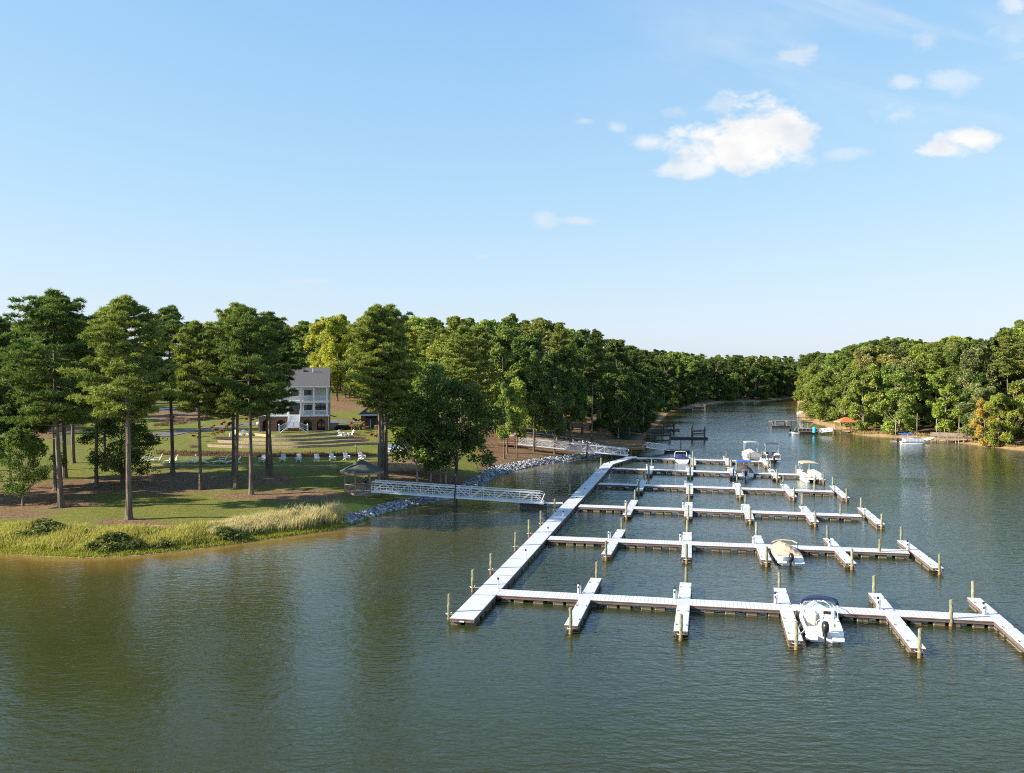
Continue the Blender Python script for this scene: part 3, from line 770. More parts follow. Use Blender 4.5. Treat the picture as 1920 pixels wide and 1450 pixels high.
def pick_left(x, y, px):
    if px > 240 or (px > 90 and y < 200): return None
    if rng.uniform() < .4: return (f'edge{rng.integers(2)}', DARK_C, 'bushy dark tree low in the left background behind the fenced corner', 'bushy trees behind the fenced corner', 9, 14, 1.1)
    return (f'pine{rng.integers(3)}' if rng.uniform() < .5 else f'leaf{rng.integers(4)}', [PINE_C, MID_C][rng.integers(2)], 'tree in the left background behind the fenced corner', 'trees behind the fenced corner', 17, 23, .9)


n4 = forest(scatter(-160, -75, 178, 268, 1500), 7.2, pick_left)


def pick_right(x, y, px):
    d = sdp(x, y)
    if d < 2.6 or d > 52 or px < 1488 or px > 2060: return None
    if d < 8.5 or (d < 17 and rng.uniform() < .55):
        if rng.uniform() < .12 and px > 1760: return ('edge1', (.30, .15, .03), 'small tree turning orange at the right bank waterline', 'orange trees on the right bank', 7, 10, 1.0)
        return (f'edge{rng.integers(2)}', [MID_C, MID_C, LIGHT_C, OLIVE_C, DARK_C][rng.integers(5)], 'leafy tree with branches to the ground at the right bank waterline', 'waterline trees of the right bank', 9 + d * .3, 14 + d * .3, 1.08)
    u = rng.uniform()
    if u < .36: return (f'pine{rng.integers(3)}', [PINE_L, PINE_C][rng.integers(2)], 'tall pine standing up out of the right bank wood', 'pines of the right bank', 18, 25, 1.0)
    return (f'leaf{rng.integers(4)}', [MID_C, DARK_C, MID_C, OLIVE_C, LIGHT_C][rng.integers(5)], 'tall leafy tree in the right bank wood', 'leafy trees of the right bank', 16, 24, .95)


n5 = forest(scatter(60, 190, 140, 430, 16000), 5.0, pick_right)

# trees wholly hidden behind nearer crowns are left out
CROWN = {'pine': (.46, 3.9), 'lawn': (.45, 5.0), 'leaf': (.25, 5.0), 'edge': (.06, 4.4), 'oak': (.19, 5.6), 'slim': (.26, 2.3)}
MASK = np.zeros((400, 620), bool); yy_, xx_ = np.mgrid[0:400, 0:620]


def crown_cells(k, x, y, z, H, sp):
    c0, cr = CROWN[k.rstrip('0123')]; s = H / KINDS[k][0]
    px, pt = project(x, y, z + H); _, pb = project(x, y, z + H * c0); cx, cy, rx, ry = (px + 280) / 4, (pt + pb) / 8, cr * s * sp * F_PX / y / 4, (pb - pt) / 8
    i0, i1, j0, j1 = int(max(0, cy - ry)), int(min(400, cy + ry + 1)), int(max(0, cx - rx)), int(min(620, cx + rx + 1))
    if i1 <= i0 or j1 <= j0: return None
    return (slice(i0, i1), slice(j0, j1)), ((xx_[i0:i1, j0:j1] + .5 - cx) / rx) ** 2 + ((yy_[i0:i1, j0:j1] + .5 - cy) / ry) ** 2


for q in nearer:
    r = crown_cells(*q)
    if r: MASK[r[0]] |= r[1] < .5
queue.sort(key=lambda q: q[2]); kept = []
for q in queue:
    k, x, y, z, H, lab, grp, col, sp = q; r = crown_cells(k, x, y, z, H, sp)
    if r is None: continue
    vis = ((r[1] < 1) & ~MASK[r[0]]).sum(); frac = vis / max((r[1] < 1).sum(), 1)
    if frac < .06: continue
    MASK[r[0]] |= r[1] < .62; kept.append((vis, q))
print('kept', len(kept), sum(1 for v, q in kept if not q[0].startswith('pine')), 'of', len(queue))
for pine_kind in (True, False):
    sel = sorted([v for v in kept if v[1][0].startswith('pine') == pine_kind], key=lambda v: -v[0])
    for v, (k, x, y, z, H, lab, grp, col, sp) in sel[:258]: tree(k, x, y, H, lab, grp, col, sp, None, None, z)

# ------------------------------------------------------------------ materials for built things


def mat_z(name, top, low, z, soft, rough=.85, var=.25, scale=5, stretch=(1, 1, .25), bump=.5):
    """stained below height z: weed and rust at the waterline"""
    m, nt, N, L, out = shader(name); p = N.new('ShaderNodeBsdfPrincipled'); p.inputs['Roughness'].default_value = rough
    tc = N.new('ShaderNodeTexCoord'); sep = N.new('ShaderNodeSeparateXYZ'); L.new(tc.outputs['Object'], sep.inputs[0])
    mp = N.new('ShaderNodeMapping'); mp.inputs['Scale'].default_value = stretch; L.new(tc.outputs['Object'], mp.inputs[0])
    nz = N.new('ShaderNodeTexNoise'); nz.inputs['Scale'].default_value = scale; nz.inputs['Detail'].default_value = 6; L.new(mp.outputs[0], nz.inputs['Vector'])
    oi = N.new('ShaderNodeObjectInfo')
    a = N.new('ShaderNodeMix'); a.data_type = 'RGBA'; L.new(nz.outputs['Fac'], a.inputs[0]); a.inputs[6].default_value = (*[q * (1 - var) for q in top], 1); a.inputs[7].default_value = (*[q * (1 + var) for q in top], 1)
    hs = N.new('ShaderNodeHueSaturation'); r2 = N.new('ShaderNodeMapRange'); r2.inputs['To Min'].default_value = .75; r2.inputs['To Max'].default_value = 1.25; L.new(oi.outputs['Random'], r2.inputs['Value']); L.new(r2.outputs[0], hs.inputs['Value']); L.new(a.outputs[2], hs.inputs['Color'])
    r = N.new('ShaderNodeMapRange'); r.interpolation_type = 'SMOOTHSTEP'; r.inputs['From Min'].default_value = z + soft; r.inputs['From Max'].default_value = z - soft
    ad = N.new('ShaderNodeMath'); ad.operation = 'MULTIPLY_ADD'; L.new(nz.outputs['Fac'], ad.inputs[0]); ad.inputs[1].default_value = .12; L.new(sep.outputs[2], ad.inputs[2]); L.new(ad.outputs[0], r.inputs['Value'])
    b = N.new('ShaderNodeMix'); b.data_type = 'RGBA'; L.new(r.outputs[0], b.inputs[0]); L.new(hs.outputs[0], b.inputs[6]); b.inputs[7].default_value = (*low, 1); L.new(b.outputs[2], p.inputs['Base Color'])
    bm = N.new('ShaderNodeBump'); bm.inputs['Strength'].default_value = bump; bm.inputs['Distance'].default_value = .02; L.new(nz.outputs['Fac'], bm.inputs['Height']); L.new(bm.outputs[0], p.inputs['Normal'])
    L.new(p.outputs[0], out.inputs[0]); return m


def mat_brick(name, c, mortar):
    m, nt, N, L, out = shader(name); p = N.new('ShaderNodeBsdfPrincipled'); p.inputs['Roughness'].default_value = .9
    tc = N.new('ShaderNodeTexCoord'); mp = N.new('ShaderNodeMapping'); mp.inputs['Rotation'].default_value = (R(90), 0, 0); L.new(tc.outputs['Object'], mp.inputs[0])
    b = N.new('ShaderNodeTexBrick'); b.inputs['Scale'].default_value = 1; b.inputs['Brick Width'].default_value = .24; b.inputs['Row Height'].default_value = .085; b.inputs['Mortar Size'].default_value = .008
    b.inputs['Color1'].default_value = (*c, 1); b.inputs['Color2'].default_value = (*[q * .6 for q in c], 1); b.inputs['Mortar'].default_value = (*mortar, 1)
    L.new(mp.outputs[0], b.inputs['Vector']); L.new(b.outputs['Color'], p.inputs['Base Color']); L.new(p.outputs[0], out.inputs[0]); return m


DECK = mat_lines('white_decking', (.53, .53, .55), (.34, .34, .37), .28, 0, .5, .12, .10)
DECK_MAIN = mat_lines('walkway_decking', (.53, .535, .565), (.40, .40, .435), .30, 0, .5, .10, .08)
FASCIA = mat('weathered_fascia', (.115, .095, .085), .8, .3, 2.5, stretch=(.3, 1, 1))
RIM = mat('brown_rim', (.16, .075, .05), .7, .25, 3)
FLOAT = mat_z('float_plastic', (.05, .047, .045), (.26, .18, .10), .10, .05, .6)
PILE = mat_z('piling_wood', (.225, .225, .135), (.23, .125, .055), .32, .12, .9, .35, 7)
GALV = mat('galvanised_steel', (.55, .56, .58), .4, .15, 4, metal=.6)
WHITE = mat('white_paint', (.72, .72, .73), .5, .06, 2)
WPLASTIC = mat('white_plastic', (.78, .78, .78), .4, .05, 2)
BLACK = mat('black_plastic', (.018, .018, .02), .35, .25, 5)
ALU = mat('aluminium', (.66, .67, .70), .38, .08, 3, metal=.35)
GREYWOOD = mat('weathered_wood', (.25, .20, .155), .9, .35, 3, stretch=(.3, 1, 3), bump=.3)
BROWNWOOD = mat('brown_wood', (.26, .15, .085), .85, .3, 3, stretch=(.3, 1, 3), bump=.3)
DARKWOOD = mat('dark_wood', (.075, .06, .05), .9, .3, 3, bump=.3)
GEL = mat('gelcoat', (.80, .80, .79), .18, .03, 1)
CREAM = mat('cream_vinyl', (.70, .64, .54), .55, .08, 4)
NAVY = mat('navy_canvas', (.012, .022, .085), .75, .2, 5)
BLUE = mat('blue_canvas', (.02, .10, .50), .7, .15, 5)
TAN = mat('tan_canvas', (.52, .38, .25), .85, .1, 3, bump=.5, bscale=6)
CHAR = mat('charcoal_canvas', (.045, .042, .042), .8, .2, 4, bump=.5, bscale=6)
GREYC = mat('grey_canvas', (.34, .33, .33), .85, .1, 3, bump=.4, bscale=6)
BRICK = mat_brick('brick', (.235, .085, .055), (.30, .25, .21))
DBRICK = mat_brick('dark_brick', (.12, .05, .038), (.17, .14, .12))
SHINGLE = mat('grey_shingle', (.098, .092, .095), .95, .22, 9, bump=.5, bscale=30)
DSHINGLE = mat('dark_shingle', (.045, .05, .062), .95, .25, 9, bump=.4, bscale=30)
GSHINGLE = mat('green_shingle', (.050, .060, .050), .9, .3, 6, bump=.5, bscale=25)
OSHINGLE = mat('orange_roofing', (.55, .145, .05), .8, .15, 4)
SIDING = mat_lines('white_siding', (.44, .44, .45), (.33, .33, .34), .18, 2, .6, .12)
PANEL = mat('white_panel', (.48, .47, .455), .6, .05, 2)
FRAME_D = mat('dark_window_frame', (.02, .02, .022), .5, .2, 3)
STONE = mat('terrace_stone', (.36, .27, .19), .9, .35, 5, bump=.8, bscale=9)
ASPHALT = mat('asphalt', (.11, .095, .09), .9, .2, 2)
CONC = mat('concrete', (.42, .39, .35), .85, .15, 2)


def glass(name, c=(.03, .04, .045), rough=.05):
    m, nt, N, L, out = shader(name); p = N.new('ShaderNodeBsdfPrincipled'); p.inputs['Base Color'].default_value = (*c, 1); p.inputs['Roughness'].default_value = rough; p.inputs['Specular IOR Level'].default_value = .8
    L.new(p.outputs[0], out.inputs[0]); return m


PANE = glass('window_glass')


def clear_glass(name):
    m, nt, N, L, out = shader(name); t = N.new('ShaderNodeBsdfTransparent'); t.inputs[0].default_value = (.72, .88, .86, 1); g = N.new('ShaderNodeBsdfGlossy'); g.inputs['Roughness'].default_value = .03
    x = N.new('ShaderNodeMixShader'); x.inputs[0].default_value = .14; L.new(t.outputs[0], x.inputs[1]); L.new(g.outputs[0], x.inputs[2]); L.new(x.outputs[0], out.inputs[0]); return m


CLEAR = clear_glass('boat_glass')
WATER_Z = 0.0
DZ = .50

# ------------------------------------------------------------------ the marina
ORD = ['first', 'second', 'third', 'fourth', 'fifth']
ROWN = ['nearest dock row', 'second dock row from the camera', 'third dock row from the camera', 'fourth dock row from the camera', 'fifth dock row from the camera', 'farthest dock row']
rows = [
    ((935, 1110), (1874, 1159), [((1118, 1084), (1071, 1172)), ((1286, 1092.5), (1276.5, 1183)), ((1462, 1102.5), (1492, 1200)), ((1640, 1112), (1722, 1215)), ((1826, 1121), (1935, 1215))]),
    ((1029, 1008), (1702, 1034), [((1165.5, 993), (1137, 1039)), ((1289, 998), (1287.5, 1044.6)), ((1418.5, 1004), (1437, 1050)), ((1552.5, 1009), (1596, 1056)), ((1691, 1013.5), (1759.6, 1065))]),
    ((1086, 948), (1614, 966.5), [((1190, 937.7), (1175, 965)), ((1292, 941.7), (1290.7, 968)), ((1398, 945.7), (1406.7, 973)), ((1505, 949), (1528, 978)), ((1615, 952), (1651.7, 982.7))]),
    ((1123, 906.7), (1561, 921.3), [((1208, 900), (1198, 920)), ((1294, 904), (1293, 926)), ((1381.7, 905.7), (1388, 928)), ((1469, 908), (1487.7, 930.7)), ((1561.7, 911), (1586.7, 933))]),
    ((1148, 878), (1519, 890.5), [((1222, 874), (1216.7, 888)), ((1295, 875.7), (1294, 891)), ((1371, 877), (1375, 893)), ((1445, 880), (1456.7, 895.7)), ((1518, 885), (1543, 900))]),
    ((1182, 858), (1434, 865.5), [((1299, 858.5), (1300, 872)), ((1362, 859), (1367, 872.5)), ((1429, 859.5), (1440, 873))]),
]
float_me = MB().box((0, 0, -.02), (.74, .62, .50), bev=.05).mesh('float')
pile_me = None


def piling_mesh():
    mb = MB(); mb.path([(0, 0, -1.6), (.005, 0, 0), (0, .01, .9), (-.008, 0, 1.66), (-.008, 0, 1.70)], [.125, .122, .115, .11, .095], 12)
    return mb.mesh('mooring_piling')


pile_me = piling_mesh()
pile_n = [0]


def piling(x, y, label, group='wooden mooring pilings', h=1.0):
    o = link('mooring_piling', pile_me, PILE, None, (x, y, 0), rng.uniform(0, 6.28)); o.scale = (1.05, 1.05, h * rng.uniform(.96, 1.04)); o.rotation_euler = (rng.uniform(-.012, .012), rng.uniform(-.012, .012), rng.uniform(0, 6))
    return tag(o, label, 'piling', group)


def add_floats(parent, L, w, first=.7, gap=1.45, two=True):
    x = first
    while x < L - .5:
        for sy in ((-1, 1) if two else (0,)):
            f = link('float', float_me, FLOAT, parent, (x, sy * (w / 2 - .36), 0)); f.scale = (1, 1, 1) if two else (1, w / .66, 1)
        x += gap * (1 if rng.uniform() < .6 else .66)


def deck_parts(parent, L, w, deckmat, x0=0.0, lift=0.0, bev=True):
    mb = MB(); mb.box((x0 + L / 2, 0, DZ - .03 + lift), (L, w, .06), bev=.02); mb.build('deck', deckmat, parent)
    fr = MB()
    for sy in (-1, 1): fr.box((x0 + L / 2, sy * (w / 2 - .05), DZ - .175 + lift), (L - .02, .08, .19))
    for sx in (0, 1): fr.box((x0 + .06 + sx * (L - .12), 0, DZ - .175 + lift), (.08, w - .2, .19))
    fr.build('frame', FASCIA, parent)
    rm = MB()
    for sy in (-1, 1): rm.box((x0 + L / 2, sy * (w / 2 + .012), DZ - .075 + lift), (L, .024, .05))
    for sx in (0, 1): rm.box((x0 + sx * L + (sx * 2 - 1) * .012, 0, DZ - .075 + lift), (.024, w + .048, .05))
    rm.build('edge_trim', RIM, parent)


def hoop(parent, x, name='piling_hoop'):
    mb = MB(); n = 12; mb.path([(x - .05, -.22, .36)] + [(x + .17 + .24 * math.sin(math.pi * i / n) * .9, -.22 * math.cos(math.pi * i / n), .36) for i in range(n + 1)] + [(x - .05, .22, .36)], .022, 6); mb.build(name, GALV, parent)


def pedestal(x, y, label, rz):
    o = thing('power_pedestal', label, 'power pedestal', (x, y, DZ + .003), rz, 'white power pedestals on the docks')
    MB().box((0, 0, .34), (.13, .16, .68), bev=.02).build('post', WPLASTIC, o)
    MB().box((.15, .02, .30), (.09, .10, .60), bev=.02).build('hose_post', WPLASTIC, o)
    mb = MB(); mb.tube((0, 0, .68), (0, 0, .82), .07, .07, 10); mb.tube((0, 0, .82), (0, 0, .86), .095, .02, 10); mb.build('lamp', BLACK, o)
    MB().box((0, -.086, .48), (.10, .012, .16)).build('outlet_cover', BLACK, o)
    return o


for ri, (a, b, fingers) in enumerate(rows):
    A, B = P(*a, DZ), P(*b, DZ); d = B - A; L = d.length; ang = math.atan2(d.y, d.x)
    desc = ['long white floating dock row nearest the camera', 'white floating dock row with the tan-covered boat', 'empty white floating dock row, third from the camera', 'empty white floating dock row, fourth from the camera', 'white floating dock row with the tan pontoon boat at its end', 'shaded farthest dock row with the grey-covered pontoon boat'][ri]
    row = thing('cross_dock', desc, 'dock', (A.x, A.y, 0), ang, 'cross docks of the marina')
    deck_parts(row, L, 1.62, DECK); add_floats(row, L, 1.62)
    inv = Matrix.Rotation(-ang, 3, 'Z')
    for fi, (t, n) in enumerate(fingers):
        Tp, Np = P(*t, DZ), P(*n, DZ); ft = inv @ (Tp - A); fn = inv @ (Np - A); fd = fn - ft; fl = fd.length; fa = math.atan2(fd.y, fd.x)
        fg = link('finger', None, None, row, (ft.x, ft.y, 0), fa); fw = .88
        deck_parts(fg, fl, fw, DECK, 0, .004); add_floats(fg, fl, fw, .6, 1.35, False); hoop(fg, fl); 
        cl = MB()
        for q in (.12, .36, .64, .9):
            for sy in (-1, 1): cl.box((fl * q, sy * (fw / 2 - .1), DZ + .04), (.18, .04, .05), bev=.01)
        cl.build('cleats', BLACK, fg)
        u = (Np - Tp).normalized(); e = Np + u * .30; piling(e.x, e.y, f'mooring piling at the near tip of the {ORD[fi]} finger, {ROWN[ri]}')
        e = Tp - u * .22; piling(e.x, e.y, f'mooring piling beyond the far tip of the {ORD[fi]} finger, {ROWN[ri]}')
        # where finger and row cross: a pedestal on the far left corner
        k = abs(ft.y) / max(abs(ft.y) + abs(fn.y), .1); cx = ft.x + (fn.x - ft.x) * k
        q = Matrix.Rotation(ang, 3, 'Z') @ Vector((cx - .66, .66, 0)) + A
        pedestal(q.x, q.y, f'white power pedestal at the {ORD[fi]} finger crossing, {ROWN[ri]}', ang)
for (px, py, ri) in [(1783, 1174, 0), (1649.6, 1045, 1), (1575.7, 973, 2), (1526.7, 927, 3), (1493, 893.5, 4)]:
    p = P(px, py, 0); piling(p.x, p.y, f'mooring piling beside the last bay, {ROWN[ri]}')
for (px, py, w) in [(1406, 866, 'in front of the grey-covered pontoon boat')]:
    p = P(px, py, 0); piling(p.x, p.y, f'mooring piling {w}')

# the main walkway: a straight run and a short bent end
mA, mB, mC = P(866, 1160, DZ), P(1141, 869.5, DZ), P(1181, 857.6, DZ)
ux = (mB - mA).normalized(); mang = math.atan2(ux.y, ux.x)
mw = thing('main_walkway', 'wide white floating walkway that all the dock rows branch from', 'dock', (mA.x, mA.y, 0), mang)
Lm = (mB - mA).length; mwid = 1.68
deck_parts(mw, Lm, mwid, DECK_MAIN); add_floats(mw, Lm, mwid, .6, 1.3)
jm = MB(); x = 6.1
while x < Lm: jm.box((x, 0, DZ + .003), (.06, mwid - .02, .006)); x += 6.1
jm.build('joint_strip', FASCIA, mw)
sign = MB(); sign.box((-.02, 0, DZ - .2), (.01, .3, .09)); sign.build('end_plate', WPLASTIC, mw)
bd = mC - mB; bang = math.atan2(bd.y, bd.x) - mang
ben = link('bent_section', None, None, mw, (Lm - .35, 0, 0), bang); deck_parts(ben, bd.length + 1.6, mwid, DECK_MAIN, 0, .004); add_floats(ben, bd.length, mwid)
for i, (px, py) in enumerate([(842, 1161), (886.5, 1110), (920.6, 1077), (966.5, 1033), (992, 1008), (1014, 988), (1040, 963), (1068, 933), (1090, 917), (1098, 907), (1107, 897), (1119, 885), (1127, 879)]):
    p = P(px, py, 0); nth = ['nearest', 'second', 'third', 'fourth', 'fifth', 'sixth', 'seventh', 'eighth', 'ninth', 'tenth', 'eleventh', 'twelfth', 'last'][i]
    piling(p.x, p.y, f'{nth} mooring piling along the shore side of the main walkway', 'pilings along the main walkway')
    q = Matrix.Rotation(-mang, 3, 'Z') @ (p - mA); hb = MB(); hb.path([(q.x + .22 * math.cos(t), q.y + .22 * math.sin(t), .40) for t in np.linspace(-.6, 3.74, 14)], .022, 6)
    hb.path([(q.x - .2, q.y - .05, .40), (q.x - .2, mwid / 2 - .02, .40)], .022, 6); hb.path([(q.x + .2, q.y - .05, .40), (q.x + .2, mwid / 2 - .02, .40)], .022, 6); hb.build('piling_hoop', GALV, mw)
for i, (px, py) in enumerate([(934, 1104), (985.7, 1048), (1028, 1004.5), (1057.7, 973), (1084, 945), (1104, 928), (1121, 903), (1134, 890), (1147, 877)]):
    p = P(px, py, DZ); q = Matrix.Rotation(-mang, 3, 'Z') @ (p - mA); q.y = max(min(q.y, mwid / 2 - .12), -mwid / 2 + .12); p = Matrix.Rotation(mang, 3, 'Z') @ q + mA
    o = thing('dock_light', f"{['nearest', 'second', 'third', 'fourth', 'fifth', 'sixth', 'seventh', 'eighth', 'last'][i]} thin white light post standing on the main walkway", 'dock light', (p.x, p.y, DZ), mang, 'light posts on the main walkway')
    MB().tube((0, 0, 0), (0, 0, .68), .045, .045, 8).build('post', WPLASTIC, o)
    m_ = MB(); m_.tube((0, 0, .68), (0, 0, .80), .07, .08, 8); m_.tube((0, 0, .80), (0, 0, .85), .09, .02, 8); m_.build('lamp', BLACK, o)


# ------------------------------------------------------------------ gangways and landings
def truss_gangway(name, label, A, B, width, height, bays, side=1):
    d = B - A; L = d.length; yaw = math.atan2(d.y, d.x); pitch = -math.atan2(d.z, math.hypot(d.x, d.y))
    o = thing(name, label, 'gangway', A, yaw); o.rotation_euler = (0, pitch, yaw)
    MB().box((L / 2, 0, .06), (L, width - .1, .05)).build('deck', ALU, o)
    for sy in (-1, 1):
        y = sy * width / 2; t = MB()
        t.bar((0, y, 0), (L, y, 0), .10, .14); t.bar((0, y, height), (L - .5, y, height), .08, .08)
        for i in range(bays + 1):
            x = L * i / bays
            if i < bays: t.bar((x + .04, y, .05), (x + .04, y, height - .03), .05, .05)
            if i < bays - 1 or True:
                x2 = L * (i + 1) / bays
                if i < bays:
                    if i % 2 == 0: t.bar((x + .1, y, .08), (x2 - .02, y, height - .06), .06, .06)
                    else: t.bar((x + .1, y, height - .06), (x2 - .02, y, .08), .06, .06)
                    t.bar(((x + x2) / 2, y, .05), ((x + x2) / 2, y, height * .52), .03, .03)
        t.path([(L - .55, y, height)] + [(L - .42 + .38 * math.sin(q), y, height - .30 + .30 * math.cos(q)) for q in np.linspace(0, 2.0, 8)] + [(L - .35, y, .05)], .035, 6)
        t.build('side_truss', ALU, o)
        r = MB()
        for z in (height * .33, height * .55, height * .78): r.bar((.05, y - sy * .06, z), (L - .4, y - sy * .06, z), .035, .035)
        r.bar((.05, y - sy * .12, height + .07), (L - .5, y - sy * .12, height + .07), .06, .04); r.build('handrail', ALU, o)
    return o, L, yaw


gA, gB = Vector(P(699, 921, 1.72)), Vector(P(1020, 943, .62))
gw, gL, gyaw = truss_gangway('gangway', 'long white aluminium truss gangway from the gazebo to the docks', gA, gB, 1.5, 1.22, 14)
m_ = MB(); gx_ = gL * .49
for sy in (-1, 1): m_.bar((gx_, sy * .84, -1.9), (gx_, sy * .84, 1.75), .14, .14)
m_.bar((gx_, -.84, -.14), (gx_, .84, -.14), .16, .14)
m_.build('support_frame', BLACK, gw)
m_ = MB(); m_.path([(gx_ + .25, .78, 0)] + [(gx_ + .25 + .55 - .55 * math.cos(q), .78, 1.15 + .55 * math.sin(q)) for q in np.linspace(0, 3.14, 9)] + [(gx_ + 1.35, .78, 0)], .04, 6)
for q in range(1, 7): m_.bar((gx_ + .25 + q * .157, .78, .1), (gx_ + .25 + q * .157, .78, 1.15 + .5 * math.sin(q * .45)), .03, .03)
m_.build('gate', BLACK, gw)
# landing float under its foot, with the deck that leads to the main walkway
lA, lB = P(975, 946.5, .34), P(1056, 946.5, .34); d = lB - lA
lf = thing('landing_float', 'low dark landing float under the foot of the gazebo gangway', 'dock', (lA.x, lA.y, 0), math.atan2(d.y, d.x))
MB().box((1.6, .3, .30), (3.2, 2.2, .08), bev=.02).build('deck', FASCIA, lf); MB().box((1.6, .3, .12), (3.1, 2.1, .28)).build('frame', DARKWOOD, lf)
for k in range(4): link('float', float_me, FLOAT, lf, (.5 + k * .75, -.6, -.05)); link('float', float_me, FLOAT, lf, (.5 + k * .75, 1.1, -.05))
MB().box(((d.length - 3.0) / 2 + 3.0, .35, .46), (d.length - 3.0, 1.25, .07), bev=.02).build('connecting_deck', DECK, lf)
MB().add([(2.2, -.1, .36), (3.3, -.1, .51), (3.3, .8, .51), (2.2, .8, .36), (2.2, -.1, .33), (3.3, -.1, .47), (3.3, .8, .47), (2.2, .8, .33)], [(0, 1, 2, 3), (7, 6, 5, 4), (0, 4, 5, 1), (2, 6, 7, 3), (1, 5, 6, 2), (0, 3, 7, 4)]).build('ramp_plate', ALU, lf)

hA, hB = Vector(P(972, 832.5, 2.35)), Vector(P(1178, 854.5, .62))
g2, g2L, _ = truss_gangway('gangway', 'far aluminium truss gangway sloping down from the straw bank', hA, hB, 1.5, 1.15, 14)
m_ = MB()
for sy in (-1, 1): m_.bar((g2L * .63, sy * .84, -2.6), (g2L * .63, sy * .84, 1.4), .14, .14)
m_.build('support_frame', BLACK, g2)
p = P(1186, 853, 0); o = thing('landing_float', 'small dark float under the foot of the far gangway', 'dock', (P(1168, 856, 0).x, P(1168, 856, 0).y, 0), R(-8))
MB().box((0, 0, .28), (3.0, 2.0, .1), bev=.02).build('deck', FASCIA, o); MB().box((0, 0, .1), (2.8, 1.8, .26)).build('frame', DARKWOOD, o)
for i, (px, py) in enumerate([(1166, 853.5), (1146.5, 855)]):
    p = P(px, py, 0); piling(p.x, p.y, ['dark piling beside the foot of the far gangway', 'dark piling left of the far gangway foot'][i], None, 1.1)


def timber_deck(name, label, c, rz, L, W, z, rail=1.0, posts=4, woodm=BROWNWOOD, zlow=-1.5, sides=('f', 'b'), cat='pier'):
    o = thing(name, label, cat, (c[0], c[1], 0), rz)
    MB().box((0, 0, z - .05), (L, W, .10)).build('deck', woodm, o)
    for sy, nm in ((-1, 'f'), (1, 'b')):
        for i in range(posts + 1):
            x = -L / 2 + .1 + (L - .2) * i / posts; MB().bar((x, sy * (W / 2 - .06), zlow), (x, sy * (W / 2 - .06), z + (rail if nm in sides else -.1)), .13, .13).build('post', woodm, o)
        if nm in sides and rail > 0:
            r = MB()
            for q in (.45, .75, 1.0): r.bar((-L / 2, sy * (W / 2 + .03), z + rail * q), (L / 2, sy * (W / 2 + .03), z + rail * q), .05, .13)
            r.build('railing', woodm, o)
        MB().bar((-L / 2, sy * (W / 2 - .05), z - .2), (L / 2, sy * (W / 2 - .05), z - .2), .07, .22).build('joist', woodm, o)
    return o


c = P(958, 829, 2.5); timber_deck('timber_landing', 'brown timber landing at the top of the far gangway', (c.x - .8, c.y + .3), R(-3), 3.2, 2.4, 2.40, 1.0, 2, BROWNWOOD, .5)
c1, c2 = P(1134, 840, 1.35), P(1210, 840, 1.35); cm = (c1 + c2) / 2
timber_deck('timber_pier', 'sunlit brown timber pier with railings beyond the far gangway', (cm.x, cm.y + 1), 0, (c2 - c1).length, 2.2, 1.35, 1.1, 3)
sA, sB = Vector(P(1208, 839, 1.3)), Vector(P(1252, 844.5, .45)); g3, _, _ = truss_gangway('gangway', 'short thin aluminium gangway from the timber pier to a float', sA, sB, 1.1, .95, 5)


def low_float(label, pa, pb, W, woodm, name='floating_platform', h=.42):
    a, b = P(*pa, 0), P(*pb, 0); m = (a + b) / 2; d = b - a
    o = thing(name, label, 'dock', (m.x, m.y, 0), math.atan2(d.y, d.x)); L = d.length
    MB().box((0, W / 2, h - .05), (L, W, .1)).build('deck', woodm, o)
    MB().box((0, W / 2, h / 2 - .08), (L - .15, W - .15, h - .16)).build('frame', DARKWOOD, o)
    return o, L


def bar_rack(label, o_pts, z1, W, woodm, beams, name='boat_lift_frame'):
    a, b = P(*o_pts[0], 0), P(*o_pts[1], 0); m = (a + b) / 2; d = b - a; L = d.length
    o = thing(name, label, 'boat lift', (m.x, m.y, 0), math.atan2(d.y, d.x))
    for sx in (-1, 1):
        for sy in (0, 1): MB().bar((sx * L / 2, sy * W, -1.5), (sx * L / 2, sy * W, z1), .24, .24).build('post', woodm, o)
    for z in beams:
        for sy in (0, 1): MB().bar((-L / 2 - .1, sy * W, z), (L / 2 + .1, sy * W, z), .16, .2).build('beam', woodm, o)
    for sx in (-1, 1): MB().bar((sx * L / 2, 0, beams[-1] + .12), (sx * L / 2, W, beams[-1] + .12), .08, .08).build('lift_rail', GALV, o)
    return o


low_float('grey-brown floating platform behind the navy-covered boat', (1245, 849), (1294, 850), 2.6, BROWNWOOD)
for i, (px, py, s) in enumerate([(1259.6, 848, 'left'), (1281.5, 848.3, 'right')]):
    p = P(px, py, 0); tag(MB().tube((p.x, p.y + 2.7, -1), (p.x, p.y + 2.7, 2.1), .09, .08, 8).build('steel_pile', DARKWOOD), f'thin dark pile behind the grey-brown platform, the {s} of two', 'pile')
low_float('long dark float dock carrying the nearer left-bank boat lift', (1258, 824), (1328, 824.5), 2.2, DARKWOOD)
bar_rack('dark boat lift frame at the outer end of the long dark float', ((1297, 827), (1320.5, 827.5)), 2.9, 4.2, DARKWOOD, (1.3, 2.0))
c1, c2 = P(1213, 823, .0), P(1257, 823, 0); cm = (c1 + c2) / 2; timber_deck('railed_pier', 'dark railed pier running out from under the shaded point', (cm.x, cm.y), 0, (c2 - c1).length, 1.6, .9, 1.0, 3, DARKWOOD)
low_float('dark float dock behind, nearer the overhanging trees', (1222, 808.5), (1275, 808.5), 2.2, DARKWOOD)
bar_rack('second dark boat lift frame, half under the overhanging trees', ((1244, 809.5), (1264, 809.7)), 2.2, 3.5, DARKWOOD, (1.2, 1.8))
bar_rack('farthest pale boat lift frame at the far left bank', ((1299, 771), (1322, 771)), 2.2, 4.0, GREYWOOD, (.4, 1.6, 2.0))
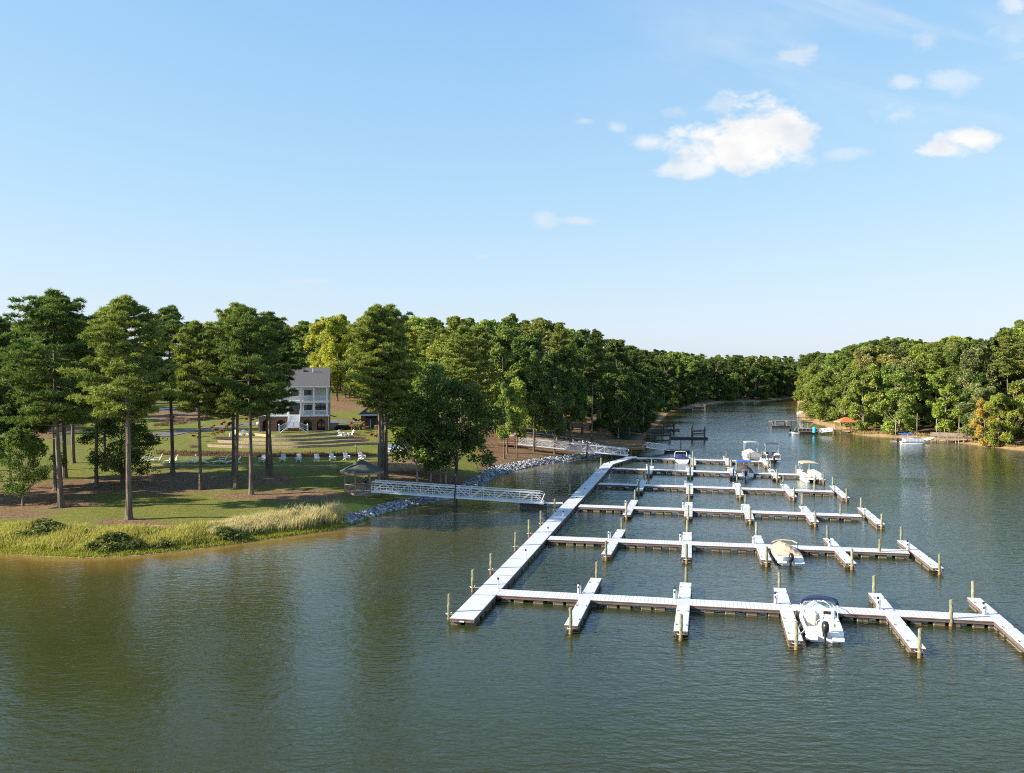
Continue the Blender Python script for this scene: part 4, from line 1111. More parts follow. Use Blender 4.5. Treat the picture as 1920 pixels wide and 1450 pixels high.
c1, c2 = P(1250, 769.5, 0), P(1299, 770, 0); cm = (c1 + c2) / 2; timber_deck('timber_pier', 'low brown pier leading to the farthest boat lift', (cm.x, cm.y), 0, (c2 - c1).length, 1.5, .5, .0, 4, DARKWOOD, sides=())

# ------------------------------------------------------------------ boats


def place_boat(name, label, cat, px, py, head, dz=0):
    p = P(px, py, 0); o = thing(name, label, cat, (p.x, p.y, dz), R(head)); return o


def hull_fn(L, B):
    def half(t): return B / 2 * (.94 + .06 * min(1, t / .3)) * (1 - max(0, (t - .42) / .58) ** 2.3)
    def sheer(t): return .66 + .28 * t * t
    return half, sheer


def runabout(o, L, B, hullm=GEL, open_=True):
    """hull with the stern at x=0 and the bow at x=L"""
    half, sheer = hull_fn(L, B); n = 18; T_ = [i / n for i in range(n + 1)]; hb = MB()
    rings = []
    for t in T_:
        b, s, x = max(half(t), .02), sheer(t), L * t; k = max(0, (t - .72) / .28); keel = -.35 + .55 * k ** 2
        rings.append([(x + .12 * k, b, s), (x + .06 * k, b * .99 + .03 * (1 - k), s - .12), (x, b * .86, .10 + .18 * k), (x, b * .45, -.14 + .3 * k), (x, 0, keel), (x, -b * .45, -.14 + .3 * k), (x, -b * .86, .10 + .18 * k), (x + .06 * k, -b * .99 - .03 * (1 - k), s - .12), (x + .12 * k, -b, s)])
    hb.loft(rings, close=False, caps=False); hb.add(rings[0], [tuple(range(9))])
    hb.build('hull', hullm, o, smooth=False)
    rr = MB(); rr.path([(r[1][0], r[1][1] + .012, r[1][2] + .05) for r in rings], .022, 6); rr.path([(r[7][0], r[7][1] - .012, r[7][2] + .05) for r in rings], .022, 6); rr.build('rub_rail', BLACK, o)
    return half, sheer, T_


def topsides(o, L, B, half, sheer, T_, c0=.05, c1=.60, w=.20, floor=.22):
    d = MB(); ins = [(t, half(t), sheer(t)) for t in T_]
    for (t, b, s), (t2, b2, s2) in zip(ins, ins[1:]):
        x, x2 = L * t, L * t2
        k, k2 = .12 * max(0, (t - .72) / .28), .12 * max(0, (t2 - .72) / .28)
        if t2 <= c0 + .001 or t >= c1 - .001:
            cr = .07
            d.add([(x + k, b, s), (x2 + k2, b2, s2), (x2 + k2, 0, s2 + cr), (x + k, 0, s + cr), (x + k, -b, s), (x2 + k2, -b2, s2)], [(3, 2, 1, 0), (4, 5, 2, 3)])
        else:
            for sg in (1, -1):
                q = [(x, sg * b, s), (x2, sg * b2, s2), (x2, sg * (b2 - w), s2 + .01), (x, sg * (b - w), s + .01), (x2, sg * (b2 - w - .03), floor), (x, sg * (b - w - .03), floor)]
                d.add(q, [(0, 1, 2, 3), (3, 2, 4, 5)])
            d.add([(x, b - w - .03, floor), (x2, b2 - w - .03, floor), (x2, -b2 + w + .03, floor), (x, -b + w + .03, floor)], [(0, 1, 2, 3)])
    i0 = min(i for i, t in enumerate(T_) if t >= c0 - .001); i1 = max(i for i, t in enumerate(T_) if t <= c1 + .05)
    i1 = min(i for i, t in enumerate(T_) if t >= c1 - .001)
    for i, up in ((i0, .02), (i1, .07)):
        t = T_[i]; b, s = half(t), sheer(t); d.add([(L * t, b - .03, floor), (L * t, -b + .03, floor), (L * t, -b + .01, s), (L * t, 0, s + up), (L * t, b - .01, s)], [(0, 1, 2, 3, 4)])
    d.build('deck', GEL, o)


def outboard(o, x, z=.55, tilt=0.0, s=1.0, y=0.0, m=BLACK):
    g = link('outboard_motor', None, None, o, (x, y, z)); g.rotation_euler = (0, tilt, 0); g.scale = (s, s, s)
    c = MB(); rg = []
    for zz, a, b, off in ((-.05, .16, .13, 0), (.05, .26, .19, -.03), (.25, .31, .215, -.06), (.45, .29, .20, -.07), (.58, .2, .15, -.05), (.62, .07, .06, -.03)):
        rg.append([(off - .22 + a * math.cos(q), b * math.sin(q), zz) for q in np.linspace(0, 2 * math.pi, 14)[:-1]])
    c.loft(rg); c.build('cowling', m, g, smooth=True)
    lg = MB(); lg.loft([[(-.10, .07, -.05), (-.34, .05, -.05), (-.34, -.05, -.05), (-.10, -.07, -.05)], [(-.14, .05, -.5), (-.32, .04, -.5), (-.32, -.04, -.5), (-.14, -.05, -.5)], [(-.16, .03, -1.05), (-.3, .02, -1.05), (-.3, -.02, -1.05), (-.16, -.03, -1.05)]])
    lg.box((-.26, 0, -.62), (.5, .22, .03)); lg.tube((-.05, 0, -.92), (-.5, 0, -.92), .05, .06, 8); lg.build('lower_unit', m, g)
    br = MB(); br.box((-.02, 0, -.12), (.14, .24, .34)); br.build('bracket', m, g)
    return g


def bimini(o, x0, x1, w, z, m, frame=ALU, arch=.16, thick=.05, legs=True, base=.7):
    t = MB(); top = []; n = 8
    for x in (x0, (x0 + x1) / 2, x1):
        top.append([(x, w / 2 * math.cos(math.pi * i / n), z + arch * math.sin(math.pi * i / n) ** .7) for i in range(n + 1)])
    ring = [r + [(p[0], p[1], p[2] - thick) for p in reversed(r)] for r in top]; t.loft(ring); t.build('bimini_top', m, o)
    if legs:
        for sy in (-1, 1):
            f = MB()
            for x, xb in ((x0, (x0 + x1) / 2 - .1), (x1, (x0 + x1) / 2 + .1), ((x0 + x1) / 2, (x0 + x1) / 2)): f.tube((xb, sy * w / 2 * 1.0, base), (x, sy * w / 2 * .99, z - .01), .02, .02, 6)
            f.build('bimini_frame', frame, o)


# near boat: white walkaround with a folded navy top
def seat(o, x, y, z, m=GEL, back=True, nm='seat', wd=.5):
    b = MB(); b.box((x, y, z + .22), (.46, wd, .44), bev=.05); b.box((x, y, z + .48), (.48, wd + .02, .1), bev=.04)
    if back: b.box((x - .22, y, z + .72), (.1, wd, .42), bev=.04)
    b.build(nm, m, o)


UH = 77.8          # heading of the fingers
o = place_boat('motorboat', 'white motorboat with folded navy top and black outboard on the nearest row', 'boat', 1546, 1205, UH)
L, B = 6.3, 2.42; half, sheer, T_ = runabout(o, L, B); topsides(o, L, B, half, sheer, T_, .16, .60)
outboard(o, -.04, .72, .06, 1.1)
for sy in (-1, 1): MB().box((-.18, sy * .78, .30), (.42, .75, .22), bev=.04).build('swim_platform', GEL, o)
cb = MB(); cb.loft([[(3.0, -.95, .22), (4.1, -.9, .22), (4.1, -.9, .9), (3.3, -.92, 1.28), (3.0, -.95, 1.22)], [(3.0, -.08, .22), (4.1, -.08, .22), (4.1, -.08, .95), (3.3, -.08, 1.34), (3.0, -.08, 1.26)]]); cb.build('helm_console', GEL, o)
ds = MB(); ds.box((2.985, -.5, 1.08), (.02, .46, .2)); ds.box((2.985, -.65, .86), (.02, .14, .1)); ds.box((2.985, -.35, .86), (.02, .14, .1)); ds.box((2.985, -.3, .72), (.02, .1, .08)); ds.build('gauges', BLACK, o)
wl = MB(); wl.path([(2.86, -.5 + .17 * math.cos(q), .92 + .17 * math.sin(q)) for q in np.linspace(0, 6.283, 13)], .016, 6); wl.bar((2.86, -.67, .92), (2.86, -.33, .92), .02); wl.build('steering_wheel', BLACK, o)
cd_ = MB(); cd_.box((3.55, .55, .58), (1.1, .75, .72), bev=.05); cd_.build('passenger_console', GEL, o)
seat(o, 2.35, -.5, .22, GEL); seat(o, 2.5, .56, .22, CREAM, True)
ls = MB(); ls.box((1.55, -.25, .42), (.55, .95, .42), bev=.06); ls.box((1.3, -.25, .72), (.12, .95, .36), bev=.05); ls.build('stern_seat', CREAM, o)
st = MB(); st.path([(1.6, .3, .24), (1.6, .3, .85), (1.65, .1, 1.0), (1.65, -.75, 1.0), (1.6, -.95, .85), (1.6, -.95, .7)], .022, 6); st.build('grab_rail', ALU, o)
ws = MB()
pw = [(3.25, -1.02, .98), (3.95, -.92, 1.02), (4.35, 0, 1.12), (3.95, .92, 1.02), (3.25, 1.02, .98)]; tw = [(2.95, -.98, 1.45), (3.5, -.86, 1.58), (3.85, 0, 1.62), (3.5, .86, 1.58), (2.95, .98, 1.45)]
ws.add(pw + tw, [(i, i + 1, i + 6, i + 5) for i in range(4)]); ws.build('windshield', CLEAR, o)
wf_ = MB(); wf_.path(tw, .025, 6); wf_.path(pw, .02, 6)
for a_1, b_1 in zip(pw, tw): wf_.tube(a_1, b_1, .02, .02, 6)
wf_.build('windshield_frame', ALU, o)
bm_ = MB(); bm_.path([(3.0, 1.16, 1.62), (3.05, 1.05, 1.86), (3.1, .6, 1.98), (3.1, 0, 2.02), (3.1, -.6, 1.98), (3.05, -1.05, 1.86), (3.0, -1.16, 1.62)], [.10, .13, .14, .14, .14, .13, .10], 10); bm_.build('bimini_top', NAVY, o, smooth=True)
for sy in (-1, 1): bf = MB(); bf.tube((2.5, sy * 1.12, .78), (3.0, sy * 1.15, 1.66), .02, .02, 6); bf.tube((3.5, sy * 1.1, .85), (3.05, sy * 1.12, 1.72), .018, .018, 6); bf.build('bimini_frame', ALU, o)
br = MB(); br.path([(4.4, -.95, .85), (4.5, -.9, 1.15), (5.4, -.55, 1.25), (6.15, 0, 1.3), (5.4, .55, 1.25), (4.5, .9, 1.15), (4.4, .95, .85)], .02, 6)
for q in (-.75, .75): br.tube((4.95, q, .85), (4.95, q, 1.2), .016, .016, 6)
br.build('bow_rail', ALU, o)
fd = MB()
for x in (1.2, 4.0): fd.path([(x, 1.28, .9), (x, 1.33, .6), (x, 1.33, .2)], [.02, .1, .09], 8)
fd.build('fender', BLACK, o, smooth=True)

def mooring_line(label, a, b):
    a, b = Vector(a), Vector(b); n = 8; pts = [a.lerp(b, i / n) - Vector((0, 0, .18 * math.sin(math.pi * i / n))) for i in range(n + 1)]
    return tag(MB().path(pts, .022, 6).build('mooring_line', CREAM), label, 'rope', 'mooring lines of the boats')


bo = o; bm4 = Matrix.Translation(bo.location) @ Matrix.Rotation(R(UH), 4, 'Z')
mooring_line('pale mooring line from the stern of the near white motorboat to the finger', bm4 @ Vector((.3, 1.12, .72)), P(1488, 1190, DZ + .06))
mooring_line('pale mooring line from the bow of the near white motorboat to the finger', bm4 @ Vector((4.9, .92, .85)), P(1478, 1138, DZ + .06))
o = place_boat('covered_runabout', 'white runabout under a full tan cover with black outboard, second dock row', 'boat', 1482, 1061, UH + 5)
L, B = 5.8, 2.3; half, sheer, T_ = runabout(o, L, B); topsides(o, L, B, half, sheer, T_, .14, .60)


def cover(o, L, half, sheer, t0, t1, m, peak, px=.55, z0=-.06, ov=.04, skirt=.12, nm='canvas_cover'):
    cb = MB(); rings = []; n = 14
    for i in range(n + 1):
        t = t0 + (t1 - t0) * i / n; b, s = half(t) + ov, sheer(t); k = math.exp(-((t - px) / .30) ** 2) * peak * (1 if 0 < i < n else .4) + .05 * math.sin(i * 2.1)
        ring = [(L * t, b, s - skirt), (L * t, b, s + .02)]
        for q in range(1, 8):
            f = q / 8; ring.append((L * t, b * (1 - 2 * f), s + .02 + k * (1 - abs(1 - 2 * f) ** 1.6) + .03 * math.sin(q * 2 + i)))
        ring += [(L * t, -b, s + .02), (L * t, -b, s - skirt)]; rings.append(ring)
    cb.loft(rings, close=False, caps=False); cb.add(rings[0], [tuple(range(len(rings[0])))]); cb.add(rings[-1], [tuple(range(len(rings[-1])))])
    return cb.build(nm, m, o)


cover(o, L, half, sheer, .15, .9, TAN, .48, .5)
outboard(o, -.05, .62, -.35, 1.05)
for sy in (-1, 1): MB().box((-.25, sy * .72, .34), (.5, .8, .16), bev=.05).build('swim_platform', GEL, o)
bm_ = MB(); bm_.path([(3.0, 1.1, 1.35), (3.15, .7, 1.52), (3.2, 0, 1.58), (3.15, -.7, 1.52), (3.0, -1.1, 1.35)], .06, 8); bm_.build('bimini_bar', TAN, o)
for sy in (-1, 1): MB().tube((2.7, sy * 1.1, .75), (3.0, sy * 1.1, 1.36), .02, .02, 6).build('bimini_frame', BLACK, o)


def pontoon(o, L, B, side=WPLASTIC, top=None, topm=TAN, seats=CREAM, motor=True, trim=None, covered=None, tilt=0.0, mc=BLACK):
    """stern at x=0, bow at x=L"""
    for sy in (-1, 1):
        t = MB(); y = sy * (B / 2 - .36); t.path([(-.1, y, .02), (0, y, .02), (L - .9, y, .02), (L - .35, y, .12), (L - .02, y, .26)], [.2, .31, .31, .22, .03], 12); t.build('pontoon', ALU, o, smooth=True)
    MB().box((L / 2 - .05, 0, .42), (L - .1, B, .12), bev=.02).build('deck', side if side is not ALU else ALU, o)
    z0, z1 = .48, 1.12
    pn = MB()
    for sy in (-1, 1):
        pn.box((L * .55, sy * (B / 2 - .05), (z0 + z1) / 2 + .02), (L * .72, .04, z1 - z0 - .1))
    pn.box((L * .92, -B * .30, .82), (.04, B * .34, .55)); pn.box((L * .92, B * .30, .82), (.04, B * .34, .55)); pn.box((L * .19, B * .28, .82), (.04, B * .38, .55)); pn.box((L * .19, -B * .28, .82), (.04, B * .38, .55))
    pn.build('fence_panel', trim or side, o)
    rl = MB()
    for sy in (-1, 1):
        rl.bar((L * .19, sy * (B / 2 - .05), z1 + .02), (L * .92, sy * (B / 2 - .05), z1 + .02), .06, .06)
        for k in range(6): rl.bar((L * (.19 + .146 * k), sy * (B / 2 - .05), z0), (L * (.19 + .146 * k), sy * (B / 2 - .05), z1), .05, .05)
    rl.build('fence_rail', WPLASTIC, o)
    if covered:
        cb = MB(); rings = []
        for i in range(9):
            x = L * (.12 + .84 * i / 8); h = .55 - .08 * abs(i - 4) / 4 + .04 * math.sin(i * 2); rings.append([(x, B / 2, .62), (x, B / 2, 1.16), (x, B * .25, 1.2 + h * .45), (x, 0, 1.2 + h), (x, -B * .25, 1.2 + h * .45), (x, -B / 2, 1.16), (x, -B / 2, .62)])
        cb.loft(rings, close=True); cb.build('canvas_cover', covered, o)
    else:
        for (x, y, lx, ly) in ((L * .78, B * .31, L * .26, .55), (L * .78, -B * .31, L * .26, .55), (L * .30, B * .29, L * .18, .6), (L * .28, -B * .28, L * .14, .7)):
            s_ = MB(); s_.box((x, y, .66), (lx, ly, .36), bev=.06); s_.box((x, y + (1 if y > 0 else -1) * (ly / 2 - .06), .98), (lx, .14, .36), bev=.05); s_.build('bench_seat', seats, o)
        h = MB(); h.box((L * .45, -B * .26, .85), (.5, .6, .74), bev=.06); h.build('helm_console', side if side is not ALU else WPLASTIC, o)
    if top:
        bimini(o, L * top[0], L * top[1], B * .92, top[2], topm, ALU, .16, .07, True, 1.1)
    if motor: outboard(o, -.1, .55, tilt, .95, 0, mc)


o = place_boat('pontoon_boat', 'tan and white pontoon boat with a tan top at the end of its row', 'boat', 1527, 905, UH + 6)
pontoon(o, 6.6, 2.5, CREAM, (.42, .86, 2.35), TAN, CREAM, True, CREAM, mc=GALV)
o = place_boat('covered_boat', 'boat under a black tent cover with a blue top, fifth dock row', 'boat', 1398, 897, UH + 2)
L, B = 5.8, 2.45; half, sheer, T_ = runabout(o, L, B); topsides(o, L, B, half, sheer, T_, .14, .60); cover(o, L, half, sheer, .12, .92, CHAR, 1.0, .45)
outboard(o, -.05, .6, -.2, 1.0); bimini(o, 2.6, 4.4, 2.3, 2.05, BLUE, ALU, .18, .06)
tw_ = MB(); tw_.path([(.25, .45, .7), (.25, .45, 1.1), (.25, .3, 1.2), (.25, -.3, 1.2), (.25, -.45, 1.1), (.25, -.45, .7)], .04, 8); tw_.build('ski_bar', ALU, o)
for sy in (-1, 1): MB().box((-.28, sy * .75, .3), (.55, .7, .1), bev=.03).build('swim_platform', WPLASTIC, o)
o = place_boat('runabout', 'small white boat with a navy cockpit cover on the farthest row', 'boat', 1280, 869.5, UH + 8)
L, B = 5.4, 2.2; half, sheer, T_ = runabout(o, L, B); topsides(o, L, B, half, sheer, T_, .08, .60); cover(o, L, half, sheer, .10, .72, NAVY, .45, .55)
ar = MB(); ar.path([(3.1, 1.0, .8), (2.9, .98, 1.6), (2.85, .7, 1.75), (2.85, -.7, 1.75), (2.9, -.98, 1.6), (3.1, -1.0, .8)], .05, 8); ar.build('tow_arch', WPLASTIC, o)
o = place_boat('covered_pontoon', 'pontoon boat under a grey cover with a grey top, farthest dock row', 'boat', 1416, 866, UH + 8)
pontoon(o, 6.2, 2.45, GREYC, (.45, .85, 2.95), GREYC, CREAM, False, NAVY, GREYC)
o = place_boat('pontoon_boat', 'open pontoon boat with a thin black top and dark panels, farthest row', 'boat', 1451, 867, UH + 2)
pontoon(o, 6.4, 2.4, WPLASTIC, (.40, .80, 2.75), CHAR, WPLASTIC, True, CHAR)
# boats of the right bank
o = place_boat('pontoon_boat', 'silver pontoon boat with a bright blue top by the right bank', 'boat', 1686, 832, -4)
pontoon(o, 5.0, 2.2, ALU, (.02, .5, 2.0), BLUE, BLUE, True, ALU)
o = place_boat('dark_pontoon', 'black pontoon boat with a dark top behind the cyan mat', 'boat', 1484, 812, 2)
pontoon(o, 6.4, 2.4, CHAR, (.32, .75, 2.5), CHAR, CHAR, True, CHAR)
o = place_boat('white_boat', 'white boat half hidden behind the right bank leaves, farthest boat', 'boat', 1497, 776, 10)
pontoon(o, 5.5, 2.3, WPLASTIC, None, TAN, WPLASTIC, False)
low_float('low tan float dock with the cyan mat on the right bank', (1499, 813.3), (1535, 813), 2.0, BROWNWOOD)
p = P(1528, 812.2, .4); tag(MB().path([(p.x, p.y + .5, .42), (p.x, p.y + .5, .5), (p.x, p.y + .5, 1.75), (p.x, p.y + .5, 1.8)], [.36, .38, .38, .3], 14).build('rolled_mat', mat('cyan_foam', (.02, .42, .58), .6, .1, 3), smooth=True), 'bright cyan rolled mat standing upright on the low float', 'rolled mat')
o, Lr = low_float('dark swim platform under the right bank lift', (1447, 802.3), (1482, 802.3), 2.2, DARKWOOD)
bar_rack('grey roofed dock frame farthest out from the right bank', ((1454, 802), (1476, 802)), 1.5, 2.0, GREYWOOD, (1.4,), 'covered_dock')
c1, c2 = P(1446, 798, 1.55), P(1524, 798, 1.55); c1 = Vector((P(1446, 802, 0).x, P(1446, 802, 0).y + 1, 0)); c2 = P(1522, 790.5, 1.2)
m_ = thing('walkway_bridge', 'thin grey footbridge from the shore to the dock frame', 'footbridge', (0, 0, 0)); b1 = Vector((c1.x, c1.y, 1.55)); b2 = Vector((c2.x, c2.y, 1.5)); dv = (b2 - b1).normalized()
MB().bar(b1, b2, 1.6, .10).build('deck', GREYWOOD, m_)
r_ = MB()
for sy in (-1, 1):
    off = Vector((-dv.y, dv.x, 0)) * sy * .75
    r_.bar(b1 + dv * 5 + off + Vector((0, 0, .8)), b2 + off + Vector((0, 0, .8)), .05, .06)
    for q in (.45, .6, .75, .9, 1): r_.bar(b1.lerp(b2, q) + off, b1.lerp(b2, q) + off + Vector((0, 0, .8)), .05, .05)
r_.build('railing', GREYWOOD, m_)
for q in (.5, .8): MB().bar(b1.lerp(b2, q) + Vector((0, 0, -2.5)), b1.lerp(b2, q), .15, .15).build('post', GREYWOOD, m_)
# pavilion over the water on the right bank
c = P(1590, 813, 0); pv = thing('pavilion', 'small pavilion with a bright orange hip roof on posts over the water', 'pavilion', (c.x, c.y + 1.6, 0), R(4))
MB().box((-.6, 0, .78), (6.6, 3.2, .12)).build('deck', BROWNWOOD, pv)
for x in (-3.6, -1.9, 1.9):
    for y in (-1.45, 1.45): MB().bar((x, y, -1.2), (x, y, 2.75 if abs(x) < 2 else 1.4), .16, .16).build('post', mat('light_wood', (.46, .33, .2), .8, .2, 4) if x == -3.6 and y < 0 else bpy.data.materials['light_wood'], pv)
rf = MB(); rf.add([(-2.15, -1.75, 2.72), (2.15, -1.75, 2.72), (2.15, 1.75, 2.72), (-2.15, 1.75, 2.72), (-.2, 0, 3.75), (.2, 0, 3.75)], [(0, 1, 5, 4), (1, 2, 5), (2, 3, 4, 5), (3, 0, 4), (3, 2, 1, 0)]); rf.build('roof', OSHINGLE, pv)
fr = MB()
for a_1, b_1 in (((-2.15, -1.76), (2.15, -1.76)), ((2.16, -1.75), (2.16, 1.75)), ((-2.16, -1.75), (-2.16, 1.75)), ((-2.15, 1.76), (2.15, 1.76))): fr.bar((*a_1, 2.66), (*b_1, 2.66), .06, .16)
fr.build('fascia', bpy.data.materials['light_wood'], pv)
tb = MB(); tb.box((.3, .2, 1.55), (1.2, .8, .06)); tb.box((.3, .2, 1.2), (.2, .5, .7)); tb.build('table', BROWNWOOD, pv)
rg_ = MB(); rg_.bar((-1.9, 1.5, 1.7), (1.9, 1.5, 1.7), .06, .1); rg_.bar((-1.9, 1.5, 1.3), (1.9, 1.5, 1.3), .06, .1); rg_.build('railing', bpy.data.materials['light_wood'], pv)
sA, sB = Vector(P(1536, 811, .45)), Vector(P(1562, 808, .95)); truss_gangway('gangway', 'short pale gangway from the tan float to the orange-roofed pavilion', sA, sB, 1.0, .75, 5)
low_float('small pale float dock with a tall pole by the blue-topped boat', (1668, 830.5), (1688, 832), 1.6, GREYWOOD)
for i, (px, py, h, lab) in enumerate([(1679, 829, 4.6, 'thin pale pole rising from the small float by the blue-topped boat'), (1755.6, 828, 4.9, 'pale lamp pole at the outer end of the right bank pier'), (1797.5, 832, 5.6, 'pale pole at the shore end of the right bank pier'), (1719, 822, 5.5, 'bare trunk-like pole behind the blue-topped boat')]):
    p = P(px, py, 0); tag(MB().path([(p.x, p.y, -1), (p.x, p.y, h * .6), (p.x + .04, p.y, h)], [.10, .09, .075], 8).build('wooden_pole', BARK_PALE), lab, 'pole')
c1, c2 = P(1748, 829.5, 0), P(1826, 832, 0); cm = (c1 + c2) / 2; d = c2 - c1
timber_deck('timber_pier', 'dark railed timber pier on the right bank among pale poles', (cm.x, cm.y + .8), math.atan2(d.y, d.x), d.length, 1.7, .95, 1.0, 5, GREYWOOD)
sA, sB = Vector(P(1733, 827, .4)), Vector(P(1749, 823.5, .95)); truss_gangway('gangway', 'short gangway between the blue-topped boat and the dark pier', sA, sB, .9, .4, 3)

# ------------------------------------------------------------------ the house
hp = T(552.2, 808.3); house = thing('house', 'white three-storey house with double porches over arched brick basement and grey roof', 'house', (hp.x, hp.y, hp.z - .05), R(10))
XL, XM, XR, DEP = -6.98, -4.15, 6.85, 12.0
Z1, Z2, ZE, ZR = 2.95, 5.75, 9.05, 12.8


def arch_wall(x0, x1, z1, arches, y, thick):
    """front wall with round arched openings"""
    mb = MB(); xs_ = sorted(arches); cur = x0; n = 10

    def quad(a, b, c, d): mb.add([a, b, c, d], [(0, 1, 2, 3)])
    for (cx, w, spring) in xs_:
        l, r = cx - w / 2, cx + w / 2
        quad((cur, y, -.6), (l, y, -.6), (l, y, z1), (cur, y, z1)); cur = r
        pr = [(l, -.05)] + [(cx - w / 2 * math.cos(math.pi * i / n), spring + w / 2 * math.sin(math.pi * i / n)) for i in range(n + 1)] + [(r, -.05)]
        for (a, b), (c, d) in zip(pr[1:-1], pr[2:-1]): quad((a, y, b), (c, y, d), (c, y, z1), (a, y, z1))
        quad((l, y, -.6), (r, y, -.6), (r, y, -.05), (l, y, -.05))
        for (a, b), (c, d) in zip(pr, pr[1:]): quad((a, y, b), (a, y + thick, b), (c, y + thick, d), (c, y, d))
    quad((cur, y, -.6), (x1, y, -.6), (x1, y, z1), (cur, y, z1)); return mb


AR = [(-5.45, 1.65, 1.55), (-2.62, 1.65, 1.55), (2.62, 1.65, 1.55), (5.25, 1.65, 1.55)]
arch_wall(XL, XR, Z1, AR, 0, .4).build('brick_front', BRICK, house)
sb = MB(); sb.span((XL, .001, -.6), (XL + .3, DEP, Z1)); sb.span((XR - .3, .001, -.6), (XR - .001, DEP, Z1)); sb.span((XL, DEP - .3, -.6), (XR, DEP, Z1)); sb.build('brick_sides', BRICK, house)
MB().span((XL + .3, 2.6, -.5), (XR - .3, 2.8, Z1 - .05)).build('arcade_back_wall', DBRICK, house)
MB().span((XL + .3, -.2, -.4), (XR - .3, 2.6, .03)).build('patio_slab', CONC, house)
for cx, w, s in AR:
    dr = MB(); dr.span((cx - .75, 2.5, .05), (cx + .75, 2.6, 2.2)); f = dr.build('basement_door', FRAME_D, house)
    gl = MB()
    for k in (-1, 1): gl.span((cx + k * .38 - .3, 2.47, .3), (cx + k * .38 + .3, 2.5, 2.1))
    gl.build('pane', PANE, f)
# porch floors, bands and ceilings
pf = MB(); pf.span((XL - .12, -.12, Z1), (XR + .12, 2.5, Z1 + .24)); pf.build('lower_porch_floor', WHITE, house)
pf = MB(); pf.span((XM, -.10, Z2), (XR + .05, 2.5, Z2 + .34)); pf.build('upper_porch_floor', WHITE, house)
pf = MB(); pf.span((XM, -.08, ZE - .36), (XR + .05, 2.5, ZE)); pf.build('porch_beam', WHITE, house)
# the body of the house behind the porches
bd = MB(); bd.span((XM + .05, 2.4, Z1 + .24), (XR - .3, DEP - .05, ZE - .01)); bd.build('front_wall', SIDING, house)
bd = MB(); bd.span((XR - .42, 2.3, Z1 + .25), (XR + .02, DEP, ZE - .02)); bd.span((XR - .3, .3, ZE - .35), (XR - .05, 2.3, ZE - .05)); bd.build('side_wall', SIDING, house)
for x in (-3.86, -1.29, 1.29, 3.86, 6.46):
    for z0, z1 in ((Z1 + .24, Z2), (Z2 + .34, ZE - .36)):
        c = MB(); c.box((x, .12, (z0 + z1) / 2), (.30, .30, z1 - z0)); c.box((x, .12, z0 + .08), (.40, .40, .16)); c.box((x, .12, z1 - .07), (.40, .40, .14)); c.build('column', WHITE, house)


def railing(x0, x1, z, name='railing', y=.12, h=1.0):
    r = MB(); r.bar((x0, y, z + h), (x1, y, z + h), .09, .07); r.bar((x0, y, z + .12), (x1, y, z + .12), .06, .06); n = int((x1 - x0) / .13)
    for i in range(n): r.bar((x0 + (i + .5) * (x1 - x0) / n, y, z + .12), (x0 + (i + .5) * (x1 - x0) / n, y, z + h), .035, .035)
    return r.build(name, WHITE, house)


for x0, x1 in ((-3.7, -1.45), (1.45, 3.7), (4.02, 6.3)): railing(x0, x1, Z1 + .24)
for x0, x1 in ((-3.7, -1.45), (-1.13, 1.13), (1.45, 3.7), (4.02, 6.3)): railing(x0, x1, Z2 + .34)
railing(XL + .2, -4.05, Z1 + .24); 
tp = MB(); tp.box((XL + .15, .1, Z1 + .85), (.3, .3, 1.3)); tp.box((XL + .15, .1, Z1 + 1.55), (.2, .2, .14)); tp.span((-5.3, .3, Z1 + .26), (-4.3, .36, Z1 + 1.2)); tp.build('terrace_post', WHITE, house)


def window(x, z, w, h, y=2.4, lights=2):
    f = MB(); f.span((x - w / 2, y - .07, z), (x + w / 2, y - .005, z + h)); o = f.build('window', FRAME_D, house)
    for k in range(lights):
        a = x - w / 2 + .07 + k * (w - .07) / lights; MB().span((a, y - .085, z + .07), (a + (w - .07) / lights - .07, y - .07, z + h - .07)).build('pane', PANE, o)
    t = MB(); t.span((x - w / 2 - .12, y - .05, z - .1), (x - w / 2, y - .003, z + h + .1)); t.span((x + w / 2, y - .05, z - .1), (x + w / 2 + .12, y - .003, z + h + .1)); t.span((x - w / 2, y - .05, z + h), (x + w / 2, y - .003, z + h + .1)); t.span((x - w / 2, y - .05, z - .1), (x + w / 2, y - .003, z)); t.build('trim', WHITE, o)
    return o


window(2.57, Z1 + 1.0, 1.6, 1.3); window(-2.57, Z1 + 1.0, 1.6, 1.3); window(2.57, Z2 + 1.35, 1.55, 1.15); window(0, Z2 + 1.3, 1.5, 1.2); window(-2.57, Z2 + 1.35, 1.55, 1.15)
MB().span((4.05, 2.33, Z2 + .4), (6.3, 2.39, ZE - .5)).build('blank_panel', PANEL, house)
f = MB(); f.span((4.05, 1.2, Z1 + 1.55), (6.3, 1.27, Z1 + 1.8)); f.span((5.05, 1.2, Z1 + .3), (5.15, 1.27, Z2 - .1)); f.build('screen_frame', FRAME_D, house)
o = window(5.17, Z1 + 1.1, 2.0, 1.2)
dr = MB(); dr.span((-1.05, 2.31, Z1 + .24), (1.05, 2.395, Z1 + 2.55)); f = dr.build('front_door', FRAME_D, house)
for a, b in ((-.98, -.62), (-.5, -.04), (.04, .5), (.62, .98)): MB().span((a, 2.295, Z1 + .4), (b, 2.31, Z1 + 2.45)).build('pane', PANE, f)
for z in (Z1 + 1.0, Z2 + 1.4):
    for y in (4.5, 8): MB().span((XR + .02, y, z), (XR + .06, y + 1.0, z + 1.5)).build('side_window', FRAME_D, house)
